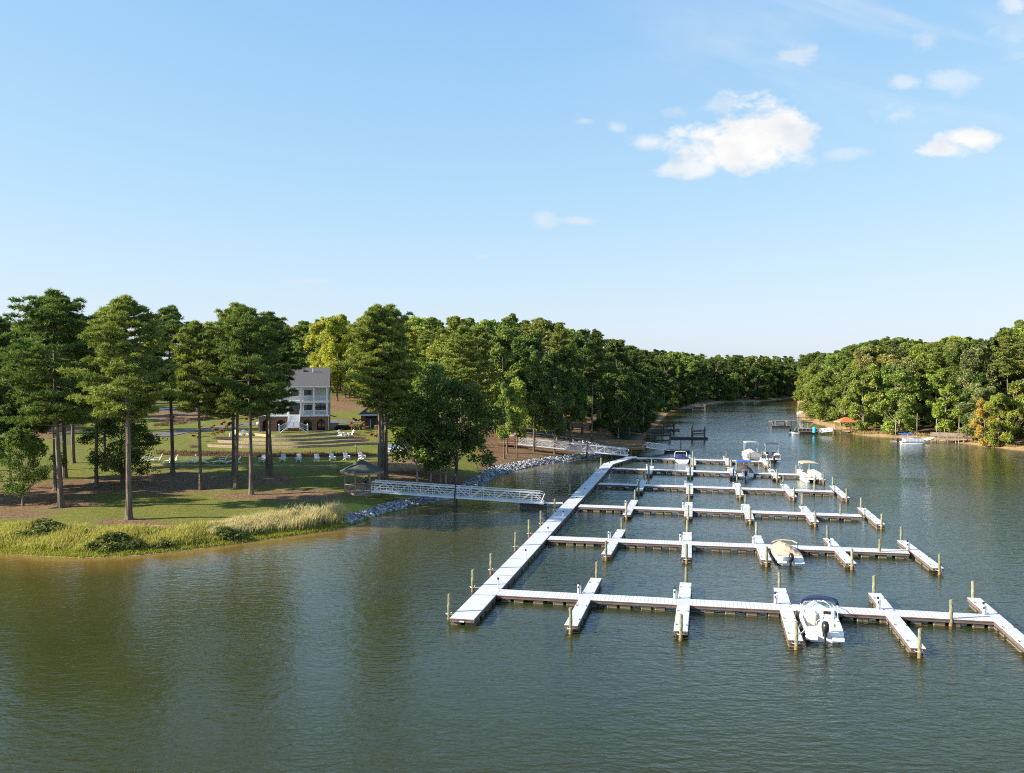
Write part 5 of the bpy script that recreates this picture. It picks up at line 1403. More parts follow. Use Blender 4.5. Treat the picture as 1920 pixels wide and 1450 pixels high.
# roof: ridge along the front, dark gable
rf = MB(); yr = 5.4; e = .38
rf.add([(XM - e, -e, ZE), (XR + .25, -e, ZE), (XR + .25, yr, ZR), (XM - e, yr, ZR), (XM - e, DEP + e, ZE - .3), (XR + .25, DEP + e, ZE - .3), (XM - e, -e, ZE - .14), (XR + .25, -e, ZE - .14), (XR + .25, yr, ZR - .18), (XM - e, yr, ZR - .18), (XM - e, DEP + e, ZE - .45), (XR + .25, DEP + e, ZE - .45)],
       [(0, 1, 2, 3), (3, 2, 5, 4), (7, 6, 9, 8), (8, 9, 10, 11), (0, 6, 7, 1), (1, 7, 8, 2), (2, 8, 11, 5), (3, 9, 6, 0), (4, 10, 9, 3), (5, 11, 10, 4)])
r_ = rf.build('roof', SHINGLE, house)
gb = MB(); gb.add([(XR + .015, -.1, ZE - .1), (XR + .015, DEP, ZE - .2), (XR + .015, yr, ZR - .25), (XR - .3, -.1, ZE - .1), (XR - .3, DEP, ZE - .2), (XR - .3, yr, ZR - .25)], [(0, 1, 2), (5, 4, 3), (0, 3, 4, 1), (1, 4, 5, 2), (2, 5, 3, 0)]); gb.build('gable', DSHINGLE, r_)
vp = MB(); vp.tube((3.6, 4.0, 11.6), (3.6, 4.0, 12.7), .11, .11, 8); vp.build('vent_pipe', GALV, r_)
vb = MB(); vb.box((1.9, 4.3, 12.15), (.6, .5, .25)); vb.build('roof_vent', DSHINGLE, r_)
gt = MB(); gt.bar((XM - e, -e - .08, ZE - .06), (XR + .3, -e - .08, ZE - .06), .14, .16); gt.build('gutter', WHITE, r_)
dp = MB(); dp.bar((XR - .06, -.06, -.2), (XR - .06, -.06, Z1), .1, .1); dp.bar((XL + .06, -.06, -.2), (XL + .06, -.06, Z1), .1, .1); dp.build('downpipe', WHITE, house)
# stairs
st = MB(); nS = 9
for i in range(nS):
    z = Z1 + .24 - (i + 1) * (1.9 / nS); st.span((-1.1, -.12 - (i + 1) * .27, z - .19), (1.1, -.12 - i * .27, z))
st.span((-1.25, -3.5, .9), (1.25, -2.55, 1.06))
for sg in (-1, 1):
    for i in range(6):
        z = 1.06 - (i + 1) * .17; a, b = sg * (1.25 + i * .24), sg * (1.25 + (i + 1) * .24); st.span((min(a, b), -3.5, z - .17), (max(a, b), -2.55, z))
st.build('stairs', WHITE, house)
sr = MB()
for sg in (-1, 1):
    x = sg * 1.14
    sr.bar((x, -.1, Z1 + 1.25), (x, -2.5, 2.05), .08, .08); sr.bar((x, -.1, Z1 + .4), (x, -2.5, 1.2), .06, .06)
    for i in range(14): t = i / 13; sr.bar((x, -.15 - 2.3 * t, Z1 + .35 - 1.85 * t), (x, -.15 - 2.3 * t, Z1 + 1.2 - 1.9 * t), .035, .035)
    sr.box((x, -.1, Z1 + .8), (.2, .2, 1.3)); sr.box((x, -2.55, 1.5), (.2, .2, 1.4)); sr.box((x * 1.06, -3.55, 1.35), (.2, .2, 1.5))
    xe = sg * 2.75; sr.box((xe, -3.55, .75), (.26, .26, 1.6)); sr.tube((xe, -3.55, 1.55), (xe, -3.55, 1.75), .16, .06, 8); sr.bar((x * 1.06, -3.52, 2.0), (xe, -3.52, 1.3), .08, .08); sr.bar((x * 1.06, -3.52, 1.2), (xe, -3.52, .5), .06, .06)
    for i in range(8): t = (i + .5) / 8; sr.bar((x * 1.06 + (xe - x * 1.06) * t, -3.52, 1.2 - .7 * t), (x * 1.06 + (xe - x * 1.06) * t, -3.52, 2.0 - .7 * t), .035, .035)
sr.bar((-1.2, -3.52, 2.0), (1.2, -3.52, 2.0), .08, .08); sr.box((0, -3.52, 1.45), (.16, .16, 1.3))
for i in range(9): sr.bar((-1.1 + i * .275, -3.52, 1.08), (-1.1 + i * .275, -3.52, 2.0), .03, .03)
for z in (1.3, 1.55, 1.8): sr.bar((-1.2, -3.53, z), (1.2, -3.53, z), .025, .025)
sr.build('stair_railing', WHITE, house)
la = MB()
for i in range(9): la.bar((-1.05 + i * .26, -2.62, -.1), (-1.05 + i * .26, -2.62, 1.0), .03, .03)
la.build('under_stair_lattice', GREYWOOD, house)
aw = MB(); aw.add([(XR + .02, 3, 3.0), (XR + 1.4, 3, 2.6), (XR + 1.4, 4.6, 2.6), (XR + .02, 4.6, 3.0), (XR + .02, 3, 2.9), (XR + 1.4, 3, 2.5), (XR + 1.4, 4.6, 2.5), (XR + .02, 4.6, 2.9)], [(0, 1, 2, 3), (7, 6, 5, 4), (0, 4, 5, 1), (1, 5, 6, 2), (2, 6, 7, 3)]); aw.build('side_awning', BLACK, house)
p = T(404.5 + 80, 806); 
# brick outbuilding right of the house
gp = T(677, 803.5); gar = thing('outbuilding', 'small dark brick outbuilding with a hip roof among the trees right of the house', 'outbuilding', (gp.x, gp.y, gp.z - .3), R(6))
MB().span((0, 0, -.6), (7.2, 6, 3.2)).build('wall', DBRICK, gar)
rf = MB(); rf.add([(-.5, -.5, 3.2), (7.7, -.5, 3.2), (7.7, 6.5, 3.2), (-.5, 6.5, 3.2), (2.3, 3, 5.4), (4.9, 3, 5.4)], [(0, 1, 5, 4), (1, 2, 5), (2, 3, 4, 5), (3, 0, 4), (3, 2, 1, 0)]); rr = rf.build('roof', DSHINGLE, gar)
MB().bar((-.52, -.52, 3.1), (7.72, -.52, 3.1), .08, .2).build('fascia', WHITE, gar); cu = MB(); cu.box((3.4, 2.2, 5.2), (.4, .4, .8)); cu.tube((3.4, 2.2, 5.6), (3.4, 2.2, 6.0), .35, .02, 4); cu.build('cupola', WHITE, rr)
dr = MB(); dr.span((2.0, -.06, .2), (3.0, -.003, 2.3)); dd = dr.build('door', FRAME_D, gar); MB().span((1.88, -.08, .1), (1.98, -.004, 2.3)).build('trim', WHITE, dd)
MB().add([(1.1, -.01, 2.75), (3.6, -.01, 2.75), (3.6, -.9, 2.4), (1.1, -.9, 2.4), (1.1, -.01, 2.68), (3.6, -.01, 2.68), (3.6, -.9, 2.33), (1.1, -.9, 2.33)], [(3, 2, 1, 0), (4, 5, 6, 7), (2, 3, 7, 6), (0, 3, 7, 4), (1, 5, 6, 2)]).build('canopy', BLACK, gar)
o = thing('garden_enclosure', 'low grey box enclosure against the right side of the house', 'enclosure', tuple(T(626, 806)), R(10)); MB().box((0, .6, .6), (1.9, 1.4, 1.3)).build('wall', GREYWOOD, o); MB().box((0, .6, 1.29), (2.05, 1.55, .1)).build('lid', GREYWOOD, o)
o = thing('garden_ornament', 'round white disc on a brown post left of the house', 'ornament', tuple(T(484.5, 806)), 0); MB().tube((0, 0, 0), (0, 0, 1.0), .18, .12, 10).build('base', BROWNWOOD, o); MB().path([(0, 0, 1.0), (0, 0, 1.1), (0, 0, 1.5), (0, 0, 1.6)], [.15, .42, .42, .12], 14).build('head', WHITE, o, smooth=True)

# ------------------------------------------------------------------ gazebo
gz0 = P(673, 927, 1.25); gzb = gz(gz0.x, gz0.y + 2.3); gaz = thing('gazebo', 'weathered octagonal wooden gazebo with dark green roof at the start of the gangway', 'gazebo', (gz0.x, gz0.y + 2.3, gzb), R(11))
rad = 2.38; ov = 2.78
oc = [(math.cos(R(22.5 + 45 * i)), math.sin(R(22.5 + 45 * i))) for i in range(8)]
MB().prism([(a * rad, b * rad) for a, b in oc], -.3, .22).build('floor', GREYWOOD, gaz)
for a, b in oc: MB().bar((a * (rad - .1), b * (rad - .1), -.4), (a * (rad - .1), b * (rad - .1), 2.62), .15, .15).build('post', GREYWOOD, gaz)
for i in range(8):
    (a, b), (c, d) = oc[i], oc[(i + 1) % 8]; q = rad - .1
    if i == 7: continue                       # the way in from the gangway
    r = MB(); A_, B_ = Vector((a * q, b * q, 0)), Vector((c * q, d * q, 0)); r.bar(A_ + Vector((0, 0, 1.18)), B_ + Vector((0, 0, 1.18)), .12, .06); r.bar(A_ + Vector((0, 0, .35)), B_ + Vector((0, 0, .35)), .06, .08)
    for k in range(13): w = A_.lerp(B_, (k + .5) / 13); r.bar(w + Vector((0, 0, .35)), w + Vector((0, 0, 1.15)), .05, .05)
    w = A_.lerp(B_, .5); r.bar(w + Vector((0, 0, -.2)), w + Vector((0, 0, 1.2)), .12, .12); r.build('railing', GREYWOOD, gaz)
    h = MB(); h.bar(A_ + Vector((0, 0, 2.46)), B_ + Vector((0, 0, 2.46)), .08, .22); h.build('header', GALV if i in (4, 5, 6) else GREYWOOD, gaz)
rf = MB(); rf.add([(a * ov, b * ov, 2.66) for a, b in oc] + [(a * .06, b * .06, 4.05) for a, b in oc] + [(a * ov, b * ov, 2.54) for a, b in oc], [(i, (i + 1) % 8, 8 + (i + 1) % 8, 8 + i) for i in range(8)] + [tuple(range(8, 16))] + [tuple(range(23, 15, -1))] + [(16 + i, 16 + (i + 1) % 8, (i + 1) % 8, i) for i in range(8)])
r_ = rf.build('roof', GSHINGLE, gaz); fs = MB()
for i in range(8): (a, b), (c, d) = oc[i], oc[(i + 1) % 8]; fs.bar((a * (ov + .02), b * (ov + .02), 2.58), (c * (ov + .02), d * (ov + .02), 2.58), .04, .18)
fs.build('fascia', BROWNWOOD, r_)
tb = thing('picnic_table', 'dark picnic table inside the gazebo', 'table', (gaz.location.x - .7, gaz.location.y + .6, gzb + .22), R(5)); MB().box((0, 0, .74), (1.8, .8, .06)).build('tabletop', DARKWOOD, tb)
for sx in (-1, 1): MB().bar((sx * .6, 0, 0), (sx * .6, 0, .72), .1, .5).build('leg', DARKWOOD, tb)
for sy in (-1, 1): MB().box((0, sy * .75, .44), (1.8, .26, .05)).build('bench', DARKWOOD, tb); 

# ------------------------------------------------------------------ the person in the gazebo
SKIN = mat('skin', (.36, .2, .13), .6, .06, 8); SHIRT = mat('black_shirt', (.014, .014, .016), .85, .2, 6); JEANS = mat('blue_jeans', (.06, .15, .33), .85, .2, 8); HAIR = mat('dark_hair', (.018, .012, .01), .6, .3, 20)


def skinned(name, joints, edges, root, m, parent, levels=1):
    me = bpy.data.meshes.new(name); keys = list(joints); me.from_pydata([joints[k][0] for k in keys], [(keys.index(a), keys.index(b)) for a, b in edges], []); me.update()
    o = link(name, me, m, parent); md = o.modifiers.new('skin', 'SKIN'); md.use_smooth_shade = True; o.modifiers.new('sub', 'SUBSURF').levels = levels; o.modifiers['sub'].render_levels = levels
    for i, k in enumerate(keys): r = joints[k][1]; me.skin_vertices[0].data[i].radius = (r, r) if not isinstance(r, tuple) else r; me.skin_vertices[0].data[i].use_root = (k == root)
    return o


per = thing('person', 'person in black shirt and blue jeans standing in the gazebo, hands raised', 'person', (gaz.location.x + .55, gaz.location.y - .55, gzb + .22), R(15))
J = {'pel': ((0, 0, .95), (.15, .10)), 'sp1': ((0, .01, 1.12), (.135, .09)), 'sp2': ((0, .01, 1.32), (.165, .10)), 'nk': ((0, 0, 1.47), .052), 'hd0': ((0, -.01, 1.54), (.066, .078)), 'hd1': ((0, -.015, 1.62), (.074, .092)), 'hd2': ((0, -.005, 1.70), (.058, .07))}
Ed = [('pel', 'sp1'), ('sp1', 'sp2'), ('sp2', 'nk'), ('nk', 'hd0'), ('hd0', 'hd1'), ('hd1', 'hd2')]
for s, nm in ((-1, 'l'), (1, 'r')):
    J.update({nm + 'hip': ((s * .10, 0, .88), .085), nm + 'kn': ((s * .11, -.02, .48), .058), nm + 'an': ((s * .115, .02, .09), .04), nm + 'to': ((s * .13, -.16, .04), .036), nm + 'sh': ((s * .185, 0, 1.40), .055), nm + 'el': ((s * .25, -.13, 1.17), .041), nm + 'wr': ((s * .10, -.24, 1.40), .027), nm + 'pa': ((s * .075, -.245, 1.46), (.034, .016))})
    Ed += [('pel', nm + 'hip'), (nm + 'hip', nm + 'kn'), (nm + 'kn', nm + 'an'), (nm + 'an', nm + 'to'), ('sp2', nm + 'sh'), (nm + 'sh', nm + 'el'), (nm + 'el', nm + 'wr'), (nm + 'wr', nm + 'pa')]
    for k, (dx, ln) in enumerate(((-.026, .062), (-.009, .075), (.009, .07), (.026, .055))):
        b = Vector((s * .075 + dx, -.245, 1.49)); J[f'{nm}f{k}a'] = (tuple(b), .010); J[f'{nm}f{k}b'] = (tuple(b + Vector((-s * .01, -.012, ln * .55))), .009); J[f'{nm}f{k}c'] = (tuple(b + Vector((-s * .018, -.002, ln))), .008)
        Ed += [(nm + 'pa', f'{nm}f{k}a'), (f'{nm}f{k}a', f'{nm}f{k}b'), (f'{nm}f{k}b', f'{nm}f{k}c')]
    J[f'{nm}t0'] = ((s * .075 - s * .034, -.25, 1.45), .011); J[f'{nm}t1'] = ((s * .075 - s * .052, -.262, 1.485), .009); Ed += [(nm + 'pa', f'{nm}t0'), (f'{nm}t0', f'{nm}t1')]
body = skinned('body', J, Ed, 'pel', SKIN, per)
fc = MB(); fc.tube((0, -.10, 1.61), (0, -.125, 1.595), .012, .016, 6); fc.build('nose', SKIN, body)
ey = MB()
for s in (-1, 1): ey.tube((s * .03, -.098, 1.635), (s * .03, -.104, 1.635), .011, .008, 8)
ey.build('eyes', HAIR, body)
hr = MB(); rg = []
for i in range(8):
    z = 1.50 + i * .035; k = math.sin(math.pi * (i + 1.2) / 9.2); rg.append([(.095 * k * math.cos(q) * 1.02, .025 + .098 * k * math.sin(q) + (.0 if math.sin(q) > -.3 else .02 * (7 - i) / 2), z) for q in np.linspace(0, 6.283, 13)[:-1]])
hr.loft(rg); hr.build('hair', HAIR, per, smooth=True)
skinned('shirt', {k: (J[k][0], (J[k][1] + .018 if not isinstance(J[k][1], tuple) else (J[k][1][0] + .015, J[k][1][1] + .02))) for k in ('pel', 'sp1', 'sp2', 'lsh', 'rsh', 'lel', 'rel')} | {'lfa': ((-.18, -.18, 1.28), .045), 'rfa': ((.18, -.18, 1.28), .045)}, [('pel', 'sp1'), ('sp1', 'sp2'), ('sp2', 'lsh'), ('sp2', 'rsh'), ('lsh', 'lel'), ('rsh', 'rel'), ('lel', 'lfa'), ('rel', 'rfa')], 'pel', SHIRT, per)
skinned('jeans', {'w': ((0, 0, 1.0), (.155, .115)), 'pel': ((0, 0, .93), (.165, .12)), 'lhip': ((-.10, 0, .84), .10), 'rhip': ((.10, 0, .84), .10), 'lkn': ((-.11, -.02, .48), .075), 'rkn': ((.11, -.02, .48), .075), 'lan': ((-.115, .02, .1), .062), 'ran': ((.115, .02, .1), .062)}, [('w', 'pel'), ('pel', 'lhip'), ('pel', 'rhip'), ('lhip', 'lkn'), ('rhip', 'rkn'), ('lkn', 'lan'), ('rkn', 'ran')], 'pel', JEANS, per)

# ------------------------------------------------------------------ chairs on the lawn
CHW = mat('chair_white', (.78, .78, .78), .5, .04, 3)


def adirondack(label, loc, rz, recline=False, group=None):
    o = thing('lounge_chair' if recline else 'adirondack_chair', label, 'lounge chair' if recline else 'garden chair', loc, rz, group)
    s = MB()                                   # faces -y
    for k in range(6): s.bar((-.27, -.42 + k * .12, .40 - k * .028), (.27, -.42 + k * .12, .40 - k * .028), .10, .022)
    s.build('seat', CHW, o)
    b = MB()
    for k in range(-2, 3): b.bar((k * .105, .22, .24), (k * .135, .22 + (.62 if not recline else .60), 1.12 - .035 * k * k), .022, .10) if False else b.add([(k * .105 - .048, .20, .24), (k * .105 + .048, .20, .24), (k * .135 + .058, .60, 1.10 - .03 * k * k), (k * .135 - .058, .60, 1.10 - .03 * k * k), (k * .105 - .048, .225, .23), (k * .105 + .048, .225, .23), (k * .135 + .058, .625, 1.09 - .03 * k * k), (k * .135 - .058, .625, 1.09 - .03 * k * k)], [(0, 1, 2, 3), (7, 6, 5, 4), (0, 4, 5, 1), (1, 5, 6, 2), (2, 6, 7, 3), (3, 7, 4, 0)])
    b.bar((-.3, .36, .5), (.3, .36, .5), .03, .07); b.bar((-.3, .50, .84), (.3, .50, .84), .03, .06); b.build('backrest', CHW, o)
    for sx in (-1, 1):
        MB().box((sx * .34, -.05, .60), (.13, .72, .03)).build('armrest', CHW, o)
        MB().bar((sx * .31, -.38, 0), (sx * .31, -.38, .59), .03, .10).build('leg', CHW, o)
        MB().bar((sx * .30, -.44, .36), (sx * .30, .62, .03), .03, .11).build('leg', CHW, o)
        MB().bar((sx * .33, .30, .30), (sx * .33, .30, .59), .03, .08).build('leg', CHW, o)
    if recline:
        f = MB()
        for k in range(6): f.bar((-.25, -.55 - k * .12, .36 - k * .02), (.25, -.55 - k * .12, .36 - k * .02), .10, .022)
        for sx in (-1, 1): f.bar((sx * .24, -.45, .34), (sx * .24, -1.2, .22), .03, .06); f.bar((sx * .24, -1.12, 0), (sx * .24, -1.12, .23), .03, .06)
        f.build('footrest', CHW, o)
    return o


ORDL = ['leftmost', 'second', 'third', 'fourth', 'fifth', 'sixth', 'seventh']
line = [(274, 866), (295, 867), (325, 868), (358, 869), (382, 869), (418, 869), (443, 869)]
proto = None
for i, (px, py) in enumerate(line):
    p = T(px, py); lab = f'{ORDL[i]} white reclining chair in the row below the dark planting bed'
    if proto is None: proto = adirondack(lab, tuple(p), R(-62), True, 'white reclining chairs in a row on the lawn'); proto.scale = (1.2,) * 3
    else: dup(proto, family(proto), tuple(p), R(-62 + rng.uniform(-8, 8)), lab)
pr2 = None
line2 = [((492, 867), -8, 'white garden chair standing between two pine trunks in the row'), ((530, 866.5), 5, 'white garden chair first right of the dark double trunk'), ((560, 866.5), 8, 'white garden chair second right of the dark double trunk'), ((594, 866), 14, 'white garden chair third right of the dark double trunk'), ((623, 864.5), 25, 'white garden chair third left of the lamp post'), ((650, 863), 32, 'white garden chair just left of the lamp post'), ((679, 862), 38, 'white garden chair just right of the lamp post above the gazebo'),
         ((436, 818.5), -30, 'left chair of the pair at the upper left of the terraces'), ((457, 818), 20, 'right chair of the pair at the upper left of the terraces'), ((640, 818), 55, 'left chair of the pair by the fire pit'), ((657, 818), -60, 'right chair of the pair by the fire pit'),
         ((728, 849), 30, 'leftmost of the five white chairs beyond the pine trio'), ((733, 848.6), 30, 'second of the five white chairs beyond the pine trio'), ((738, 848.2), 30, 'middle of the five white chairs beyond the pine trio'), ((743.5, 847.8), 30, 'fourth of the five white chairs beyond the pine trio'), ((749, 847.3), 30, 'last of the five white chairs beyond the pine trio')]
for (q, a, lab) in line2:
    p = T(*q)
    if pr2 is None: pr2 = adirondack(lab, tuple(p), R(a), False, 'white garden chairs on the lawn'); pr2.scale = (1.12,) * 3
    else: dup(pr2, family(pr2), tuple(p), R(a), lab)
p = T(648.5, 818); o = thing('fire_pit', 'low dark round fire pit between two white chairs', 'fire pit', tuple(p)); MB().path([(0, 0, -.1), (0, 0, .35), (0, 0, .36)], [.6, .6, .45], 12).build('ring', STONE, o); MB().tube((0, 0, .1), (0, 0, .32), .44, .44, 10).build('ash_bed', BLACK, o)
p = T(667.5, 866); o = thing('lamp_post', 'black lantern lamp post behind the gazebo roof', 'lamp post', tuple(p)); q = MB(); q.tube((0, 0, -.2), (0, 0, .5), .10, .07, 8); q.tube((0, 0, .5), (.08, 0, 2.25), .045, .04, 8); q.build('post', BLACK, o)
q = MB(); q.tube((.08, 0, 2.28), (.08, 0, 2.6), .10, .15, 6); q.build('lantern', GALV, o); q = MB(); q.tube((.08, 0, 2.6), (.08, 0, 2.85), .2, .02, 6); q.build('lantern_cap', BLACK, o)

# ------------------------------------------------------------------ terraces, road, fence


def drape(name, pts, w, lift, m, n=80, h=None):
    """a strip laid on the ground along a line of points"""
    P2 = [T(*q) for q in pts]; V = np.array([(p.x, p.y) for p in P2]); s = np.r_[0, np.cumsum(np.hypot(*np.diff(V, axis=0).T))]; t = np.linspace(0, s[-1], n); xy = np.column_stack([np.interp(t, s, V[:, 0]), np.interp(t, s, V[:, 1])])
    for _ in range(6): xy[1:-1] = (xy[:-2] + xy[1:-1] * 2 + xy[2:]) / 4
    d = np.gradient(xy, axis=0); d /= np.linalg.norm(d, axis=1)[:, None]; nr = np.column_stack([-d[:, 1], d[:, 0]]); mb = MB(); rings = []
    k = 5 if h is None else 2
    for i in range(n):
        row = []
        for j in range(k):
            q = xy[i] + nr[i] * w * (j / (k - 1) - .5); row.append((q[0], q[1], gz(*q) + lift))
        if h is not None:
            z = max(row[0][2], row[1][2]) + h; row = [(row[0][0], row[0][1], row[0][2] - .3), (row[1][0], row[1][1], row[1][2] - .3), (row[1][0], row[1][1], z), (row[0][0], row[0][1], z)]
        rings.append(row)
    mb.loft(rings, close=h is not None, caps=h is not None); return mb, rings


arcs = [[(449, 816), (480, 817), (507, 820), (542, 820.5), (577, 818.5), (610, 816), (635, 814)], [(420, 826), (450, 826), (504, 827), (546, 827), (608, 824.5), (663, 821.5)], [(409, 830), (452, 832), (508, 834), (558, 833.5), (615, 831.5), (677, 828)], [(390, 838), (452, 840.5), (508, 842), (558, 841), (615, 838.5), (706, 834)]]
for i, a in enumerate(arcs):
    mb, _ = drape('terrace_wall', a, .35, 0, STONE, 60, .42)
    tag(mb.build('terrace_wall', STONE), ['uppermost curved stone terrace step nearest the house', 'second curved stone terrace step below the house', 'third curved stone terrace step below the house', 'lowest and longest curved stone terrace step'][i], 'terrace wall', 'curved terrace steps below the house')
mb, _ = drape('road', [(285, 818), (330, 811), (380, 806), (420, 801), (455, 797), (480, 795)], 5.5, .07, ASPHALT, 70); tag(mb.build('road', ASPHALT), kind='structure')
mb, _ = drape('road', [(615, 791), (640, 791), (665, 790.5), (700, 790)], 6, .07, ASPHALT, 40); tag(mb.build('road', ASPHALT), kind='structure')
mb, _ = drape('path', [(255, 770), (330, 767), (400, 766), (450, 763)], 3, .07, CONC, 40); tag(mb.build('path', CONC), kind='structure')
mb, _ = drape('path', [(640, 797), (665, 797), (690, 797)], 1.2, .07, CONC, 20); tag(mb.build('path', CONC), kind='structure')
mb, _ = drape('path', [(945, 822), (985, 812), (1020, 814), (1060, 821)], 1.6, .06, CONC, 40); tag(mb.build('path', CONC), kind='structure')
fA, fB, fC = T(100, 834), T(139, 834), T(150, 826)
fn = thing('chain_link_fence', 'grey chain-link fence panels at the far left edge of the lawn', 'fence', (fA.x, fA.y, fA.z)); L = (fB - fA).length; aa = math.atan2(fB.y - fA.y, fB.x - fA.x); fn.rotation_euler = (0, 0, aa)
for k in range(4): MB().tube((L * k / 3, 0, -.3), (L * k / 3, 0, 1.85), .04, .04, 6).build('post', GALV, fn)
w = MB(); n = 34
for k in range(n):
    w.bar((L * k / n, 0, .1), (min(L, L * k / n + 1.6), 0, 1.75), .012, .012); w.bar((min(L, L * k / n + 1.6), 0.01, .1), (L * k / n, 0.01, 1.75), .012, .012)
w.bar((0, 0, 1.8), (L, 0, 1.8), .04, .04); w.bar((0, 0, .1), (L, 0, .1), .03, .03); w.build('wire_mesh', GALV, fn)

# ------------------------------------------------------------------ small plants
ORANGE = (.36, .19, .06); RED = (.32, .05, .05); GOLD = (.34, .23, .06)
for (px, py, H, c, lab) in [(660, 812, 3.2, ORANGE, 'slim orange sapling behind the fire pit chairs'), (674, 808, 2.6, GOLD, 'yellowing sapling in front of the brick outbuilding'), (685, 809.5, 2.2, ORANGE, 'small round orange sapling in front of the brick outbuilding'), (705, 829, 3.2, ORANGE, 'bright orange sapling at the right end of the terrace steps'), (470, 798, 3.4, ORANGE, 'orange-leaved sapling left of the house'), (420, 820, 3.2, ORANGE, 'thin orange sapling near the upper left chairs'), (404, 823, 2.8, GOLD, 'thin rusty sapling left of the upper left chairs'), (370, 829, 2.6, GOLD, 'sparse orange sapling behind the straight light pine'), (396, 781, 4.0, RED, 'red-leaved young tree beyond the road'), (434, 806, 3.2, (.22, .07, .04), 'rust-brown sapling by the road edge')]:
    p = T(px, py); tree('sapling', p.x, p.y, H, lab, None, c, 1.25, None, 'sapling')


def bush_mesh(name, n, rx, rz, leaf, per):
    u = unit(n); u[:, 2] = np.abs(u[:, 2]); cen = u * np.array([rx, rx, rz]) * rng.uniform(.4, .85, n)[:, None]; return crown_mesh(name, [leaf_cloud(cen, rng.uniform(.22, .4, n) * rx, per, leaf, .8, .5)], LEAF)


bushes = [bush_mesh('shrub', 34, 1.0, .8, .085, 60), bush_mesh('shrub', 30, 1.0, .7, .085, 60)]


def shrub(px, py, sx, sz, c, lab, grp=None, name='shrub'):
    p = T(px, py); o = link(name, bushes[rng.integers(2)], None, None, (p.x, p.y, p.z - .1), rng.uniform(0, 6)); o.scale = (sx, sx * .8, sz * (.85 if name == 'shrub' else 1)); o.color = (*c, 1); return tag(o, lab, 'shrub', grp)


SC = (.105, .125, .036)
for (px, py, sx, sz, lab) in [(82, 998, 3.0, 1.9, 'wide dark green shrub at the left end of the shore grass'), (204, 1024, 2.2, 2.0, 'dense dark shrub by the water, left of the middle of the grass strip'), (245, 1026, 1.6, 1.3, 'lower dark shrub touching the dense one by the water'), (299, 1023, 1.5, 1.2, 'small rounded dark shrub right of the pair by the water'), (425, 1006, 2.0, 1.5, 'dark shrub at the foot of the tall pale grass'), (478, 1000, 1.5, 1.0, 'low shrub under the middle of the tall pale grass'), (607, 978, 1.2, .9, 'small dark shrub at the right end of the tall grass')]: shrub(px, py, sx, sz, SC, lab)
for (px, py, sx, sz, c, lab) in [(640, 806, 1.6, 1.6, (.06, .06, .03), 'dark bush beside the house on its right'), (655, 804, 1.5, 1.2, (.05, .06, .03), 'dark bush between house and brick outbuilding'), (283, 833, 2.2, 1.2, (.10, .09, .04), 'dull bush under the multi-stemmed oak'), (260, 835, 2.0, 1.2, (.10, .085, .04), 'brownish bush beside the multi-stemmed oak'), (320, 784, 1.4, .8, (.16, .10, .05), 'dry brown bush on the far side of the road'), (385, 783, 1.3, .8, (.16, .10, .05), 'dry brown bush below the red young tree'), (968, 818, .9, .6, (.10, .06, .02), 'rusty bush at the top of the straw bank')]: shrub(px, py, sx, sz, c, lab)


def blades(name, xyz, h, w, lean, mat_, per=7, spread=.25):
    n = len(xyz); k = n * per; b = np.repeat(np.asarray(xyz, float), per, 0); b[:, :2] += rng.normal(size=(k, 2)) * spread; hh = np.repeat(h, per) * rng.uniform(.6, 1.15, k); a = rng.uniform(0, 6.28, k); d = np.column_stack([np.cos(a), np.sin(a)]); l = lean * rng.uniform(.2, 1.2, k) * hh
    s = np.column_stack([-d[:, 1], d[:, 0]]) * w * rng.uniform(.6, 1.4, k)[:, None]; z0 = b[:, 2:3] - .05
    mid = np.column_stack([b[:, :2] + d * (l * .3)[:, None], b[:, 2] + hh * .6]); tip = np.column_stack([b[:, :2] + d * l[:, None], b[:, 2] + hh * .95])
    V = np.stack([np.column_stack([b[:, :2] - s, z0]), np.column_stack([b[:, :2] + s, z0]), np.column_stack([mid[:, :2] + s * .8, mid[:, 2]]), np.column_stack([mid[:, :2] - s * .8, mid[:, 2]]), tip], 1).reshape(-1, 3)
    q = np.arange(k)[:, None] * 5; me = np_mesh(name, V, [np.concatenate([q, q + 1, q + 2, q + 3], 1), np.concatenate([q + 3, q + 2, q + 4], 1)])
    t = np.tile(np.array([0, 0, .6, .6, 1.0]), k) * .75 + np.repeat(rng.uniform(0, .25, k), 5); at = me.attributes.new('tint', 'FLOAT', 'POINT'); at.data.foreach_set('value', t.astype(np.float32)); me.materials.append(mat_); return me


def grass_mat(name, low, high):
    m, nt, N, L, out = shader(name); at = N.new('ShaderNodeAttribute'); at.attribute_name = 'tint'; x = N.new('ShaderNodeMix'); x.data_type = 'RGBA'; L.new(at.outputs['Fac'], x.inputs[0]); x.inputs[6].default_value = (*low, 1); x.inputs[7].default_value = (*high, 1)
    d = N.new('ShaderNodeBsdfDiffuse'); t = N.new('ShaderNodeBsdfTranslucent'); L.new(x.outputs[2], d.inputs[0]); L.new(x.outputs[2], t.inputs[0]); s = N.new('ShaderNodeMixShader'); s.inputs[0].default_value = .35; L.new(d.outputs[0], s.inputs[1]); L.new(t.outputs[0], s.inputs[2]); L.new(s.outputs[0], out.inputs[0]); return m


